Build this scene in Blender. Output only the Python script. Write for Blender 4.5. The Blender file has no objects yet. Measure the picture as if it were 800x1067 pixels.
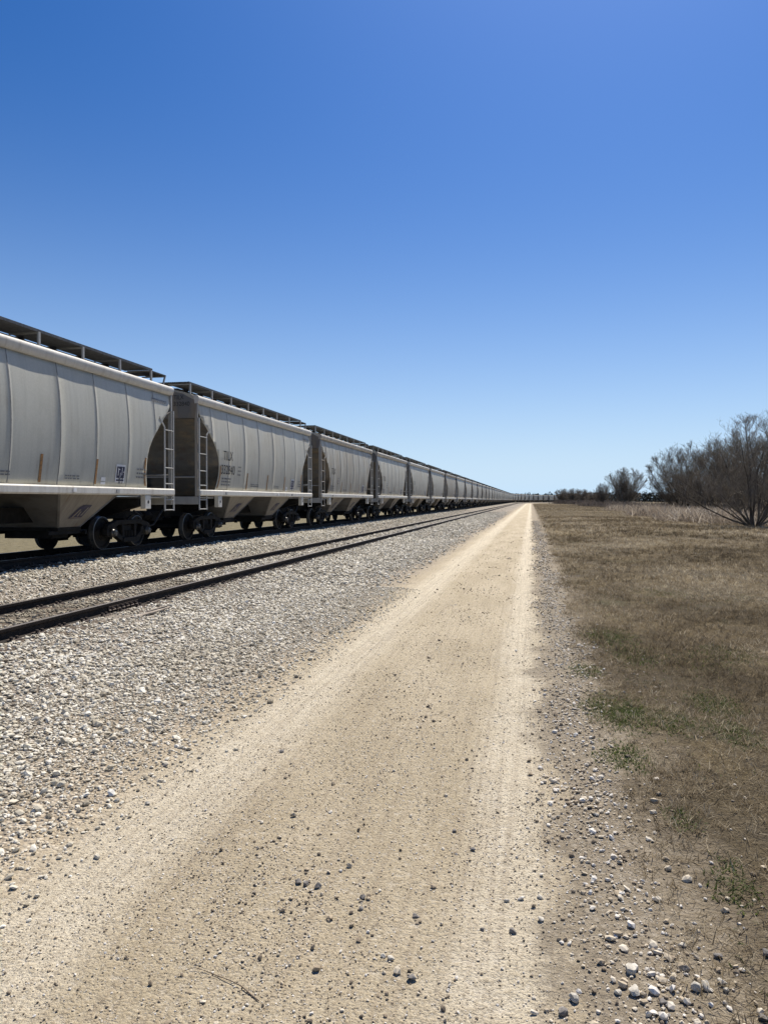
import bpy, bmesh, math, random
import numpy as np
from mathutils import Vector, Matrix, Euler

R = math.radians
rng = np.random.default_rng(11)
random.seed(5)
scene = bpy.context.scene
COL = scene.collection
PI = math.pi

# ------------------------------------------------------------------ camera
CAM = Vector((0, 0, 1.65))
F = 802.0
PITCH, YAW = R(0.89), R(10.8)
cd = bpy.data.cameras.new('camera'); cam = bpy.data.objects.new('camera', cd); COL.objects.link(cam)
cam.location = CAM
cam.rotation_euler = (R(90) - PITCH, 0, YAW)
cd.sensor_fit = 'HORIZONTAL'; cd.sensor_width = 36; cd.lens = 36 * F / 800
cd.clip_start = 0.05; cd.clip_end = 9000
scene.camera = cam
CR = Euler(cam.rotation_euler).to_matrix()

def at(px, py, z):
    """the point at height z that the photograph shows at pixel px, py"""
    d = CR @ Vector(((px - 400) / F, -(py - 533.5) / F, -1))
    t = (z - CAM.z) / d.z
    return CAM + d * t

# ------------------------------------------------------------------ the line of the railway
Y0, RAD = 400.0, 500.0
def path(u, s):
    """lateral offset u, distance s along the line -> x, y (numpy friendly); straight, then a long curve to the right"""
    u = np.asarray(u, float); s = np.asarray(s, float)
    ph = np.maximum(0, s - Y0) / RAD
    r = RAD - u
    return np.where(s <= Y0, u, RAD - r * np.cos(ph)), np.where(s <= Y0, s, Y0 + r * np.sin(ph))

GU = [-4000, -60, -22, -15.5, -13.4, -12.9, -9.9, -9.3, -8.75, -6.0, -4.3, -2.7, -2.15, -1.65, -1.1, -.6, -.15, .3, .8, 3, 16, 60, 4000]
GZ = [-.5, -.45, -.35, -.20, .16, .2, .2, .12, -.165, -.165, -.195, -.205, -.23, -.205, -.195, -.205, -.23, -.205, -.2, -.24, -.33, -.42, -.45]
def gz(u, s):
    u = np.asarray(u, float); s = np.asarray(s, float)
    z = np.interp(u, GU, GZ)
    n = (np.sin(u * 3.1 + s * .7) * np.sin(s * 2.3 - u * 1.1) + .6 * np.sin(u * 7.3 - s * 1.9) * np.sin(s * 5.1 + 1.3)
         + .5 * np.sin(u * 1.3 + s * .23 + 2) + .5 * np.sin(u * 19 + 2 * np.sin(s * .6)) * np.exp(-((u + 1.1) / 1.3) ** 4) * (.4 + .6 * np.sin(s * .37) ** 2))
    return z + .008 * n

# ------------------------------------------------------------------ helpers
def tag(o, label=None, cat=None, group=None, kind=None):
    if label: o['label'] = label
    if cat: o['category'] = cat
    if group: o['group'] = group
    if kind: o['kind'] = kind
    return o

def empty(name, loc=(0, 0, 0), rz=0, parent=None):
    o = bpy.data.objects.new(name, None); COL.objects.link(o)
    o.location = loc; o.rotation_euler = (0, 0, rz); o.empty_display_size = .2
    if parent: o.parent = parent
    return o

def copy_tree(o, parent=None):
    c = o.copy(); COL.objects.link(c); c.parent = parent
    for ch in o.children: copy_tree(ch, c)
    return c

class MB:
    def __init__(s): s.v = []; s.f = []; s.sm = []
    def add(s, vs, fs, smooth=False):
        n = len(s.v); s.v += [tuple(p) for p in vs]
        s.f += [tuple(n + i for i in f) for f in fs]; s.sm += [smooth] * len(fs)
        return s
    def box(s, x0, x1, y0, y1, z0, z1):
        return s.add([(x0, y0, z0), (x1, y0, z0), (x1, y1, z0), (x0, y1, z0), (x0, y0, z1), (x1, y0, z1), (x1, y1, z1), (x0, y1, z1)],
                     [(0, 3, 2, 1), (4, 5, 6, 7), (0, 1, 5, 4), (1, 2, 6, 5), (2, 3, 7, 6), (3, 0, 4, 7)])
    def cbox(s, c, d): return s.box(c[0] - d[0] / 2, c[0] + d[0] / 2, c[1] - d[1] / 2, c[1] + d[1] / 2, c[2] - d[2] / 2, c[2] + d[2] / 2)
    def prism(s, poly, a, b, axis='x', smooth=False):
        """polygon of (p, q) swept from a to b along an axis; axis x -> (y, z), y -> (x, z), z -> (x, y)"""
        m = {'x': lambda p, q, t: (t, p, q), 'y': lambda p, q, t: (p, t, q), 'z': lambda p, q, t: (p, q, t)}[axis]
        n = len(poly)
        vs = [m(p, q, a) for p, q in poly] + [m(p, q, b) for p, q in poly]
        n0 = len(s.v); s.v += vs
        for i in range(n):
            j = (i + 1) % n; s.f.append((n0 + i, n0 + j, n0 + n + j, n0 + n + i)); s.sm.append(smooth)
        s.f.append(tuple(n0 + i for i in range(n))[::-1]); s.sm.append(False)
        s.f.append(tuple(n0 + n + i for i in range(n))); s.sm.append(False)
        return s
    def bar(s, p, q, w, h=None, up=(0, 0, 1)):
        p = Vector(p); q = Vector(q); h = h or w; d = (q - p).normalized(); u = Vector(up)
        if abs(d.dot(u)) > .98: u = Vector((0, 1, 0))
        a = d.cross(u).normalized(); b = a.cross(d)
        vs = []
        for c in (p, q):
            for i, j in ((-1, -1), (1, -1), (1, 1), (-1, 1)): vs.append(c + a * (i * w / 2) + b * (j * h / 2))
        return s.add(vs, [(3, 2, 1, 0), (4, 5, 6, 7), (0, 1, 5, 4), (1, 2, 6, 5), (2, 3, 7, 6), (3, 0, 4, 7)])
    def tube(s, pts, r, n=8):
        pts = [Vector(p) for p in pts]; rs = r if isinstance(r, (list, tuple)) else [r] * len(pts)
        n0 = len(s.v)
        for k, p in enumerate(pts):
            d = (pts[min(k + 1, len(pts) - 1)] - pts[max(k - 1, 0)]).normalized()
            u = Vector((0, 0, 1)) if abs(d.z) < .9 else Vector((0, 1, 0))
            a = d.cross(u).normalized(); b = a.cross(d)
            for i in range(n):
                t = 2 * PI * i / n; s.v.append(tuple(p + (a * math.cos(t) + b * math.sin(t)) * rs[k]))
        for k in range(len(pts) - 1):
            for i in range(n):
                j = (i + 1) % n
                s.f.append((n0 + k * n + i, n0 + k * n + j, n0 + (k + 1) * n + j, n0 + (k + 1) * n + i)); s.sm.append(True)
        s.f.append(tuple(n0 + i for i in range(n))[::-1]); s.f.append(tuple(n0 + (len(pts) - 1) * n + i for i in range(n))); s.sm += [False, False]
        return s
    def lathe(s, prof, c, axis='x', n=32):
        """profile of (t along axis, radius) about an axis through c"""
        n0 = len(s.v); c = Vector(c)
        for t, r in prof:
            for i in range(n):
                a = 2 * PI * i / n; p, q = r * math.cos(a), r * math.sin(a)
                s.v.append(tuple(c + (Vector((t, p, q)) if axis == 'x' else Vector((p, t, q)) if axis == 'y' else Vector((p, q, t)))))
        for k in range(len(prof) - 1):
            for i in range(n):
                j = (i + 1) % n
                s.f.append((n0 + k * n + i, n0 + k * n + j, n0 + (k + 1) * n + j, n0 + (k + 1) * n + i)); s.sm.append(True)
        s.f.append(tuple(n0 + i for i in range(n))[::-1]); s.f.append(tuple(n0 + (len(prof) - 1) * n + i for i in range(n))); s.sm += [False, False]
        return s
    def build(s, name, mat, parent=None, bevel=0, solid=0, sharp=None):
        me = bpy.data.meshes.new(name); me.from_pydata(s.v, [], s.f)
        bm = bmesh.new(); bm.from_mesh(me)
        for f, k in zip(bm.faces, s.sm): f.smooth = k
        if solid: bmesh.ops.solidify(bm, geom=bm.faces[:], thickness=solid)
        bmesh.ops.recalc_face_normals(bm, faces=bm.faces)
        if bevel:
            es = [e for e in bm.edges if len(e.link_faces) == 2 and e.calc_face_angle(0) > .6]
            bmesh.ops.bevel(bm, geom=es, offset=bevel, segments=1, affect='EDGES', clamp_overlap=True)
        bm.to_mesh(me); bm.free()
        me.set_sharp_from_angle(angle=R(sharp or 40))
        me.materials.append(mat)
        o = bpy.data.objects.new(name, me); COL.objects.link(o)
        if parent: o.parent = parent
        return o

def np_mesh(name, v, f, mat, parent=None, attrs=None, smooth=False):
    """mesh from numpy verts (n,3) and faces (m,k) with float attributes per vertex"""
    me = bpy.data.meshes.new(name); v = np.ascontiguousarray(v, np.float32); f = np.ascontiguousarray(f, np.int32); k = f.shape[1]
    me.vertices.add(len(v)); me.vertices.foreach_set('co', v.ravel())
    me.loops.add(f.size); me.loops.foreach_set('vertex_index', f.ravel())
    me.polygons.add(len(f)); me.polygons.foreach_set('loop_start', np.arange(0, f.size, k, dtype=np.int32))
    if not smooth: pass
    me.polygons.foreach_set('use_smooth', np.full(len(f), smooth, bool))
    for an, a in (attrs or {}).items():
        at_ = me.attributes.new(an, 'FLOAT', 'POINT'); at_.data.foreach_set('value', np.ascontiguousarray(a, np.float32))
    me.update(calc_edges=True); me.validate()
    me.materials.append(mat)
    o = bpy.data.objects.new(name, me); COL.objects.link(o)
    if parent: o.parent = parent
    return o

# ------------------------------------------------------------------ materials
class NT:
    def __init__(s, name):
        s.m = bpy.data.materials.new(name); s.m.use_nodes = True; s.t = s.m.node_tree; s.n = s.t.nodes
        s.b = s.n['Principled BSDF']; s.out = s.n['Material Output']
    def node(s, typ, ins=None, **kw):
        x = s.n.new(typ)
        for k, v in kw.items(): setattr(x, k, v)
        for k, v in (ins or {}).items(): s.set(x.inputs[k], v)
        return x
    def set(s, sock, v):
        if isinstance(v, bpy.types.NodeSocket): s.t.links.new(v, sock)
        else: sock.default_value = v
    def math(s, op, a, b=0.0, clamp=False):
        x = s.node('ShaderNodeMath', operation=op, use_clamp=clamp); s.set(x.inputs[0], a); s.set(x.inputs[1], b); return x.outputs[0]
    def ramp(s, v, a, b, lo=0.0, hi=1.0, smooth=True):
        x = s.node('ShaderNodeMapRange', interpolation_type='SMOOTHSTEP' if smooth else 'LINEAR')
        for i, q in enumerate((v, a, b, lo, hi)): s.set(x.inputs[i], q)
        return x.outputs[0]
    def mix(s, f, a, b, mode='MIX'):
        x = s.node('ShaderNodeMix', data_type='RGBA', blend_type=mode)
        s.set(x.inputs[0], f); s.set(x.inputs[6], a if isinstance(a, bpy.types.NodeSocket) else (*a, 1)); s.set(x.inputs[7], b if isinstance(b, bpy.types.NodeSocket) else (*b, 1))
        return x.outputs[2]
    def cr(s, v, stops):
        x = s.node('ShaderNodeValToRGB'); s.set(x.inputs[0], v); e = x.color_ramp.elements
        while len(e) < len(stops): e.new(.5)
        for i, (p, c) in enumerate(stops): e[i].position = p; e[i].color = (*c, 1)
        return x.outputs[0]
    def noise(s, vec, scale, detail=3, rough=.55):
        x = s.node('ShaderNodeTexNoise', {'Scale': scale, 'Detail': detail, 'Roughness': rough})
        if vec is not None: s.set(x.inputs['Vector'], vec)
        return x.outputs['Fac']
    def voro(s, vec, scale, feature='F1', out='Distance'):
        x = s.node('ShaderNodeTexVoronoi', {'Scale': scale}, feature=feature); s.set(x.inputs['Vector'], vec); return x.outputs[out]
    def pos(s): return s.node('ShaderNodeNewGeometry').outputs['Position']
    def obj(s): return s.node('ShaderNodeTexCoord').outputs['Object']
    def scale(s, vec, sc):
        x = s.node('ShaderNodeMapping'); s.set(x.inputs['Vector'], vec); x.inputs['Scale'].default_value = sc; return x.outputs[0]
    def attr(s, name): return s.node('ShaderNodeAttribute', attribute_name=name).outputs['Fac']
    def sep(s, c): x = s.node('ShaderNodeSeparateColor'); s.set(x.inputs[0], c); return x.outputs[0]
    def bump(s, h, strength, dist):
        x = s.node('ShaderNodeBump', {'Strength': strength, 'Distance': dist}); s.set(x.inputs['Height'], h); s.set(s.b.inputs['Normal'], x.outputs[0])
    def done(s, col, rough=.8, metal=0.0, spec=.5):
        s.set(s.b.inputs['Base Color'], col if isinstance(col, bpy.types.NodeSocket) else (*col, 1))
        s.set(s.b.inputs['Roughness'], rough); s.b.inputs['Metallic'].default_value = metal
        s.b.inputs['Specular IOR Level'].default_value = spec
        return s.m

def m_paint(name, base, grime, amount, rust=.25, spec=.4):
    t = NT(name); p = t.obj()
    ra = t.node('ShaderNodeObjectInfo').outputs['Random']
    off = t.node('ShaderNodeVectorMath', operation='ADD'); t.set(off.inputs[0], p)
    cmb = t.node('ShaderNodeCombineXYZ'); t.set(cmb.inputs[1], t.math('MULTIPLY', ra, 40.0)); t.set(off.inputs[1], cmb.outputs[0])
    q = off.outputs[0]
    streak = t.noise(t.scale(q, (1.5, 5, .35)), 1.6, 4, .6)
    blot = t.noise(t.scale(q, (.7, .7, .7)), 1.3, 5, .6)
    fine = t.noise(q, 30, 3, .6)
    c = t.mix(t.ramp(streak, .42, .72, 0, amount), base, grime)
    c = t.mix(t.ramp(blot, .5, .75, 0, amount * .8), c, grime)
    c = t.mix(t.ramp(t.math('MULTIPLY', streak, blot), .33, .43, 0, rust), c, (.16, .085, .045))
    c = t.mix(t.ramp(fine, .3, .7, 0, .12), c, (.1, .09, .08))
    c = t.mix(t.ramp(ra, 0, 1, 0, .28, False), c, tuple(x * y for x, y in zip(base, (.62, .64, .68))))
    c = t.mix(t.ramp(t.math('MULTIPLY', t.noise(t.scale(q, (1, 2.2, .22)), 2.2, 4, .65), t.ramp(t.math('FRACT', t.math('MULTIPLY', ra, 7.3)), .2, .9)), .36, .5, 0, .5), c, (.24, .19, .13))
    t.bump(t.noise(t.scale(q, (1, 1.1, .5)), 1.2, 2, .5), .25, .025)
    return t.done(c, t.ramp(blot, .3, .7, .45, .65), 0, spec)

M = {}
M['paint_cool'] = m_paint('cool grey painted steel', (.45, .446, .388), (.345, .338, .29), .5, .12)
M['paint_warm'] = m_paint('dusty warm grey painted steel', (.52, .50, .415), (.395, .365, .295), .6, .2)
M['sill'] = m_paint('pale painted steel sill', (.62, .60, .54), (.42, .385, .32), .5, .2)
M['slope'] = m_paint('dusty stained slope sheet darkened for shade', (.15, .148, .142), (.095, .085, .075), .8, .4)  # stains over a base darkened to paint in the shade of the ends
M['bay'] = m_paint('road dusted hopper plate darkened for shade', (.215, .195, .165), (.14, .122, .10), .8, .35)  # grime over a base darkened to paint in shade below the sill
M['grey_metal'] = m_paint('weathered galvanised steel', (.36, .36, .345), (.22, .215, .205), .6, .2)

def m_plain(name, col, rough=.7, metal=0.0, var=.35, spec=.4, sc=9):
    t = NT(name); p = t.obj(); n = t.noise(p, sc, 4, .6)
    dk = tuple(c * (1 - var) for c in col); lt = tuple(min(1, c * (1 + var)) for c in col)
    return t.done(t.mix(t.ramp(n, .3, .7), dk, lt), rough, metal, spec)
M['grating'] = m_plain('dark galvanised grating', (.06, .063, .068), .6, .2)
M['iron'] = m_plain('black greasy cast iron', (.014, .013, .012), .8, 0, .35, .15)
M['wheel'] = m_plain('dark rusted wheel steel', (.016, .0145, .0135), .7, 0, .35, .2)
M['tread'] = m_plain('polished steel', (.16, .155, .15), .35, .7, .2)
M['bearing'] = m_plain('worn bearing cap', (.08, .077, .073), .4, .5)
M['black'] = m_plain('black lettering paint', (.03, .03, .034), .7, 0, .3)
M['greyletter'] = m_plain('faded grey lettering', (.19, .19, .19), .8, 0, .3)
M['navy'] = m_plain('dark blue decal', (.025, .026, .06), .6, 0, .3)
M['white'] = m_plain('white decal', (.68, .68, .68), .6, 0, .08)
M['amber'] = m_plain('dirty amber reflective strip', (.27, .13, .035), .5, 0, .4, .5, 14)
M['hose'] = m_plain('black rubber hose', (.02, .02, .02), .6)

def m_rail():
    t = NT('rust brown rail steel'); p = t.pos(); n = t.noise(p, 14, 4, .65)
    return t.done(t.mix(t.ramp(n, .3, .7), (.014, .012, .011), (.036, .027, .021)), .75, 0, .12)
M['rail'] = m_rail()
M['railhead'] = m_plain('dull worn rail head', (.24, .22, .205), .42, .75, .25)
M['tie'] = m_plain('weathered creosoted timber', (.10, .078, .058), .9, 0, .5, .2, 5)
M['splice'] = m_plain('rusty splice plate', (.07, .052, .042), .75, .2, .4)
M['splinter'] = m_plain('pale split wood', (.30, .255, .205), .9, 0, .35)

def m_ground():
    """ballast, road and verge share one material so that they run into each other; 'lat' is the offset across the line"""
    t = NT('gravel road ballast and verge'); p = t.pos(); u = t.attr('lat')
    nb = t.noise(p, 1.1, 4, .6); nf = t.noise(p, 9, 3, .6); nv = t.noise(p, .16, 3, .55)
    uj = t.math('ADD', u, t.math('MULTIPLY', t.math('SUBTRACT', nb, .5), 1.1))
    uj = t.math('ADD', uj, t.math('MULTIPLY', t.math('SUBTRACT', nf, .5), .45))
    uj = t.math('ADD', uj, t.math('MULTIPLY', t.math('SUBTRACT', nv, .5), .5))
    m_road = t.ramp(uj, -3.0, -2.35)
    m_ver = t.ramp(uj, .45, 1.0)
    m_left = t.ramp(u, -15.0, -14.0, 1, 0)
    # ballast
    vc = t.voro(p, 34, 'F1', 'Color'); vd = t.voro(p, 34, 'F1', 'Distance'); v1 = t.sep(vc)
    bal = t.cr(v1, [(0, (.13, .105, .075)), (.35, (.30, .26, .20)), (.7, (.52, .47, .39)), (1, (.78, .73, .64))])
    crev = t.ramp(vd, .2, .7, 0, .75)
    bal = t.mix(crev, bal, (.12, .10, .08))
    dirt = t.ramp(t.noise(p, .55, 4, .6), .52, .68, 0, .55)
    bal = t.mix(dirt, bal, (.20, .165, .12))
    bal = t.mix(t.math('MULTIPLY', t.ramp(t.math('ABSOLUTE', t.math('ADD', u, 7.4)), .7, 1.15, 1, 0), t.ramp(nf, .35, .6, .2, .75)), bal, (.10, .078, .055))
    bal = t.mix(t.ramp(uj, -4.4, -2.6, 0, .5), bal, (.44, .36, .25))
    # road
    big = t.noise(t.scale(p, (1, .25, 1)), 1.3, 5, .6); med = t.noise(p, 6, 5, .65); grit = t.noise(p, 70, 4, .7)
    road = t.mix(t.ramp(big, .35, .65), (.475, .398, .268), (.605, .52, .37))
    road = t.mix(t.ramp(med, .3, .7, 0, .5), road, (.51, .43, .295))
    un = t.math('ADD', u, t.math('MULTIPLY', t.math('SUBTRACT', t.noise(p, .7, 3, .6), .5), .35))
    w1 = t.ramp(t.math('ABSOLUTE', t.math('SUBTRACT', un, -2.1)), .10, .50, 1, 0)
    w2 = t.ramp(t.math('ABSOLUTE', t.math('SUBTRACT', un, -.14)), .06, .34, 1, 0)
    w = t.math('MAXIMUM', w1, w2)
    road = t.mix(t.math('MULTIPLY', w, t.ramp(med, .25, .7, .85, .45)), road, (.78, .70, .54))
    # fine thread marks along the wheel paths
    sx = t.node('ShaderNodeSeparateXYZ'); t.set(sx.inputs[0], p)
    ln = t.noise(t.scale(p, (26, .35, 1)), 1.0, 3, .6)
    road = t.mix(t.ramp(ln, .45, .68, 0, .33), road, (.31, .25, .18))
    road = t.mix(t.ramp(grit, .44, .70, 0, .6), road, (.25, .195, .125))  # dark grit contrast also paints in the tiny shadows between grains
    road = t.mix(t.ramp(grit, .52, .30, 0, .25), road, (.62, .56, .47))
    clod = t.noise(p, 19, 5, .7)
    road = t.mix(t.ramp(clod, .56, .70, 0, .42), road, (.30, .24, .155))
    road = t.mix(t.ramp(clod, .44, .33, 0, .45), road, (.70, .64, .53))
    pv = t.sep(t.voro(p, 75, 'F1', 'Color')); pd = t.voro(p, 75, 'F1', 'Distance')
    sel = t.math('MULTIPLY', t.ramp(pv, .86, .88), t.ramp(pd, .42, .34))
    road = t.mix(t.math('MULTIPLY', sel, .45), road, (.19, .16, .125))
    sel2 = t.math('MULTIPLY', t.ramp(pv, .10, .08), t.ramp(pd, .42, .34))
    road = t.mix(t.math('MULTIPLY', sel2, .4), road, (.62, .59, .53))
    road = t.mix(t.ramp(uj, -.02, .22, 0, .85), road, t.mix(.5, bal, (.22, .185, .135)))
    # verge
    g1 = t.noise(p, .45, 5, .6); g2 = t.noise(p, 3.2, 5, .65); g3 = t.noise(p, 38, 4, .7); g4 = t.noise(t.scale(p, (1, .35, 1)), .09, 4, .6)
    ver = t.mix(t.ramp(g1, .38, .62), (.10, .078, .044), (.175, .135, .07))
    ver = t.mix(t.ramp(g2, .42, .7, 0, .7), ver, (.085, .07, .05))
    ver = t.mix(t.ramp(g4, .5, .62, 0, .55), ver, (.235, .18, .09))
    ver = t.mix(t.ramp(t.noise(p, .8, 4, .6), .58, .72, 0, .6), ver, (.085, .095, .04))
    ver = t.mix(t.ramp(g3, .4, .75, 0, .6), ver, (.05, .04, .028))
    ver = t.mix(t.ramp(g3, .45, .25, 0, .4), ver, (.36, .31, .23))
    ver = t.mix(t.ramp(uj, 1.25, .75, 0, .5), ver, (.20, .165, .12))
    left = t.mix(t.ramp(g2, .35, .65), (.13, .112, .062), (.23, .195, .115))
    c = t.mix(m_road, bal, road); c = t.mix(m_ver, c, ver); c = t.mix(m_left, c, left)
    # relief
    hb = t.math('MULTIPLY', t.math('SUBTRACT', 1.0, vd), .6)
    hr = t.math('ADD', t.math('MULTIPLY', grit, .5), t.math('MULTIPLY', med, .35))
    hr = t.math('ADD', hr, t.math('MULTIPLY', clod, .6))
    hr = t.math('ADD', hr, t.math('MULTIPLY', t.math('MAXIMUM', sel, sel2), .35))
    hr = t.math('ADD', hr, t.math('MULTIPLY', ln, .22))
    hv = t.math('ADD', t.math('MULTIPLY', g3, .9), t.math('MULTIPLY', g2, 1.2))
    mixf = t.node('ShaderNodeMix', data_type='FLOAT'); t.set(mixf.inputs[0], m_road); t.set(mixf.inputs[2], hb); t.set(mixf.inputs[3], hr)
    mixg = t.node('ShaderNodeMix', data_type='FLOAT'); t.set(mixg.inputs[0], m_ver); t.set(mixg.inputs[2], mixf.outputs[0]); t.set(mixg.inputs[3], hv)
    t.bump(mixg.outputs[0], 1.0, .045)
    return t.done(c, .95, 0, .15)
M['ground'] = m_ground()

def m_tone(name, stops, rough=.9, spec=.2, n=None, thin=0):
    t = NT(name); a = t.attr('tone'); c = t.cr(a, stops)
    if n: c = t.mix(t.ramp(t.noise(t.pos(), n, 3, .6), .35, .7, 0, .4), c, tuple(x * .55 for x in stops[len(stops) // 2][1]))
    t.done(c, rough, 0, spec)
    if thin:
        tr_ = t.node('ShaderNodeBsdfTranslucent', {'Color': c}); mx_ = t.node('ShaderNodeMixShader', {0: thin}); t.t.links.new(t.b.outputs[0], mx_.inputs[1]); t.t.links.new(tr_.outputs[0], mx_.inputs[2]); t.t.links.new(mx_.outputs[0], t.out.inputs['Surface'])
    return t.m
M['stone'] = m_tone('crushed limestone', [(0, (.15, .125, .085)), (.2, (.34, .295, .215)), (.5, (.58, .525, .41)), (.8, (.75, .70, .58)), (1, (.86, .82, .72))], .85, .25, 60)
M['pebble'] = m_tone('road pebbles', [(0, (.08, .066, .052)), (.25, (.22, .175, .125)), (.5, (.44, .36, .25)), (.8, (.62, .55, .43)), (1, (.74, .71, .65))], .85, .25, 60)
M['thatch'] = m_tone('dry mown grass', [(0, (.05, .04, .026)), (.35, (.13, .10, .062)), (.7, (.27, .215, .135)), (1, (.52, .45, .33))], .8, .15, thin=.45)
M['green'] = m_tone('low green weeds', [(0, (.04, .055, .014)), (.6, (.085, .115, .025)), (1, (.16, .19, .06))], .7, .25, thin=.4)
M['reed'] = m_tone('dry bleached weeds', [(0, (.13, .105, .082)), (.5, (.27, .225, .175)), (.85, (.46, .40, .32)), (1, (.75, .68, .57))], .8, .15, thin=.45)
M['brush'] = m_tone('grey leafless brush', [(0, (.06, .05, .045)), (.6, (.13, .11, .095)), (1, (.26, .22, .19))], .85, .15, thin=.35)
M['twig'] = m_tone('grey brown bark', [(0, (.06, .05, .042)), (.5, (.17, .145, .115)), (1, (.32, .275, .21))], .85, .15)
M['far_wood'] = m_tone('far dark wood', [(0, (.02, .024, .020)), (.6, (.045, .05, .042)), (1, (.08, .08, .068))], .9, .1)
def m_rock(name, a, b, n=22):
    t = NT(name); p = t.obj(); q = t.noise(p, n, 5, .65)
    t.bump(t.noise(p, 45, 4, .65), .5, .01)
    return t.done(t.mix(t.ramp(q, .35, .68), a, b), .85, 0, .25)
M['rock_dark'] = m_rock('dark grey stone', (.15, .138, .125), (.27, .25, .225))
M['rock_pale'] = m_rock('pale limestone', (.40, .37, .31), (.64, .60, .51))
M['stem'] = m_plain('dry brown stem', (.22, .165, .11), .8, 0, .3)

# ------------------------------------------------------------------ ground, road, ballast
S_LIST = np.concatenate([np.arange(-6, 14, .16), np.arange(14, 50, .6), np.arange(50, 140, 3), np.arange(140, 720, 8)])
def strip(name, us, label):
    us = np.array(us, float); U, S = np.meshgrid(us, S_LIST, indexing='ij')
    x, y = path(U, S); z = gz(U, S)
    n, m = U.shape; idx = np.arange(n * m).reshape(n, m)
    f = np.stack([idx[:-1, :-1], idx[1:, :-1], idx[1:, 1:], idx[:-1, 1:]], -1).reshape(-1, 4)
    o = np_mesh(name, np.stack([x, y, z], -1).reshape(-1, 3), f, M['ground'], attrs={'lat': U.ravel()}, smooth=True)
    return tag(o, label, None, None, 'structure')
def lin(a, b, st): return np.linspace(a, b, max(2, int(round((b - a) / st)) + 1))
strip('grass_field', np.concatenate([lin(.55, 4, .15), lin(4.5, 20, .8), lin(22, 60, 4)]), 'dry mown brown grass beside the gravel road')
strip('gravel_road', lin(-2.6, .55, .09), 'pale tan gravel road with two lighter wheel paths')
strip('ballast_bed', np.concatenate([lin(-14.4, -6, .2), lin(-5.85, -2.6, .13)]), 'grey crushed stone bed under the railway tracks')
strip('dry_field', np.concatenate([lin(-60, -18, 4), lin(-17, -14.4, .4)]), 'tan dry ground seen beneath the railway cars')
gx = np.array([-4000, -1500, -400, -100, -30, 0, 30, 100, 400, 1500, 4000], float); gy = np.array([-300, -50, 0, 50, 200, 400, 700, 1200, 2500, 6000], float)
GX, GY = np.meshgrid(gx, gy, indexing='ij'); idx = np.arange(GX.size).reshape(GX.shape)
f = np.stack([idx[:-1, :-1], idx[1:, :-1], idx[1:, 1:], idx[:-1, 1:]], -1).reshape(-1, 4)
tag(np_mesh('ground', np.stack([GX, GY, np.full(GX.shape, -.62)], -1).reshape(-1, 3), f, M['ground'], attrs={'lat': np.full(GX.size, 50.)}), 'dry brown plain reaching to the horizon', None, None, 'structure')

# ------------------------------------------------------------------ loose stone and grass
PHI = (1 + 5 ** .5) / 2
ICO = np.array([(-1, PHI, 0), (1, PHI, 0), (-1, -PHI, 0), (1, -PHI, 0), (0, -1, PHI), (0, 1, PHI), (0, -1, -PHI), (0, 1, -PHI), (PHI, 0, -1), (PHI, 0, 1), (-PHI, 0, -1), (-PHI, 0, 1)]) / math.sqrt(1 + PHI ** 2)
ICF = np.array([(0, 11, 5), (0, 5, 1), (0, 1, 7), (0, 7, 10), (0, 10, 11), (1, 5, 9), (5, 11, 4), (11, 10, 2), (10, 7, 6), (7, 1, 8), (3, 9, 4), (3, 4, 2), (3, 2, 6), (3, 6, 8), (3, 8, 9), (4, 9, 5), (2, 4, 11), (6, 2, 10), (8, 6, 7), (9, 8, 1)])

def rot_rand(n, tilt):
    a = rng.uniform(0, 2 * PI, n); b = rng.normal(0, tilt, n); c = rng.normal(0, tilt, n)
    ca, sa, cb, sb, cc, sc = np.cos(a), np.sin(a), np.cos(b), np.sin(b), np.cos(c), np.sin(c)
    Z = np.zeros(n); O = np.ones(n)
    Rz = np.stack([ca, -sa, Z, sa, ca, Z, Z, Z, O], -1).reshape(n, 3, 3)
    Rx = np.stack([O, Z, Z, Z, cb, -sb, Z, sb, cb], -1).reshape(n, 3, 3)
    Ry = np.stack([cc, Z, sc, Z, O, Z, -sc, Z, cc], -1).reshape(n, 3, 3)
    return Rz @ Rx @ Ry

def stones(u, s, size, tone, sink=.25):
    n = len(u); sc = np.stack([rng.uniform(.85, 1.35, n), rng.uniform(.7, 1.1, n), rng.uniform(.42, .75, n)], -1) * size[:, None] * .5
    v = ICO[None] * rng.uniform(.72, 1.22, (n, 12, 1)) * sc[:, None, :]
    v = np.einsum('nij,nkj->nki', rot_rand(n, .33), v)
    x, y = path(u, s)
    z = gz(u, s) + size * (.36 - sink)
    v += np.stack([x, y, z], -1)[:, None, :]
    f = ICF[None] + (np.arange(n) * 12)[:, None, None]
    return v.reshape(-1, 3), f.reshape(-1, 3), np.repeat(tone, 12)

def scatter(u0, u1, s0, s1, dens, fn=None):
    n = int((u1 - u0) * (s1 - s0) * dens); u = rng.uniform(u0, u1, n); s = rng.uniform(s0, s1, n)
    # keep what the camera, or one a few steps aside, could see
    dep = s * math.cos(YAW) - u * math.sin(YAW); rt = u * math.cos(YAW) + s * math.sin(YAW)
    k = (dep > 1.2) & (np.abs(rt) < dep * .56 + 1.2)
    if fn is not None: k &= rng.uniform(0, 1, n) < fn(u, s)
    return u[k], s[k]

def sm(x, a, b):
    t = np.clip((x - a) / (b - a), 0, 1); return t * t * (3 - 2 * t)
def lowf(u, s, k=1.0):
    return .5 + .25 * (np.sin(u * 1.7 * k + 1.3 * np.sin(s * .9 * k)) + np.sin(s * 1.3 * k + 1.7 * np.sin(u * 1.1 * k + 2)))

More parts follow.
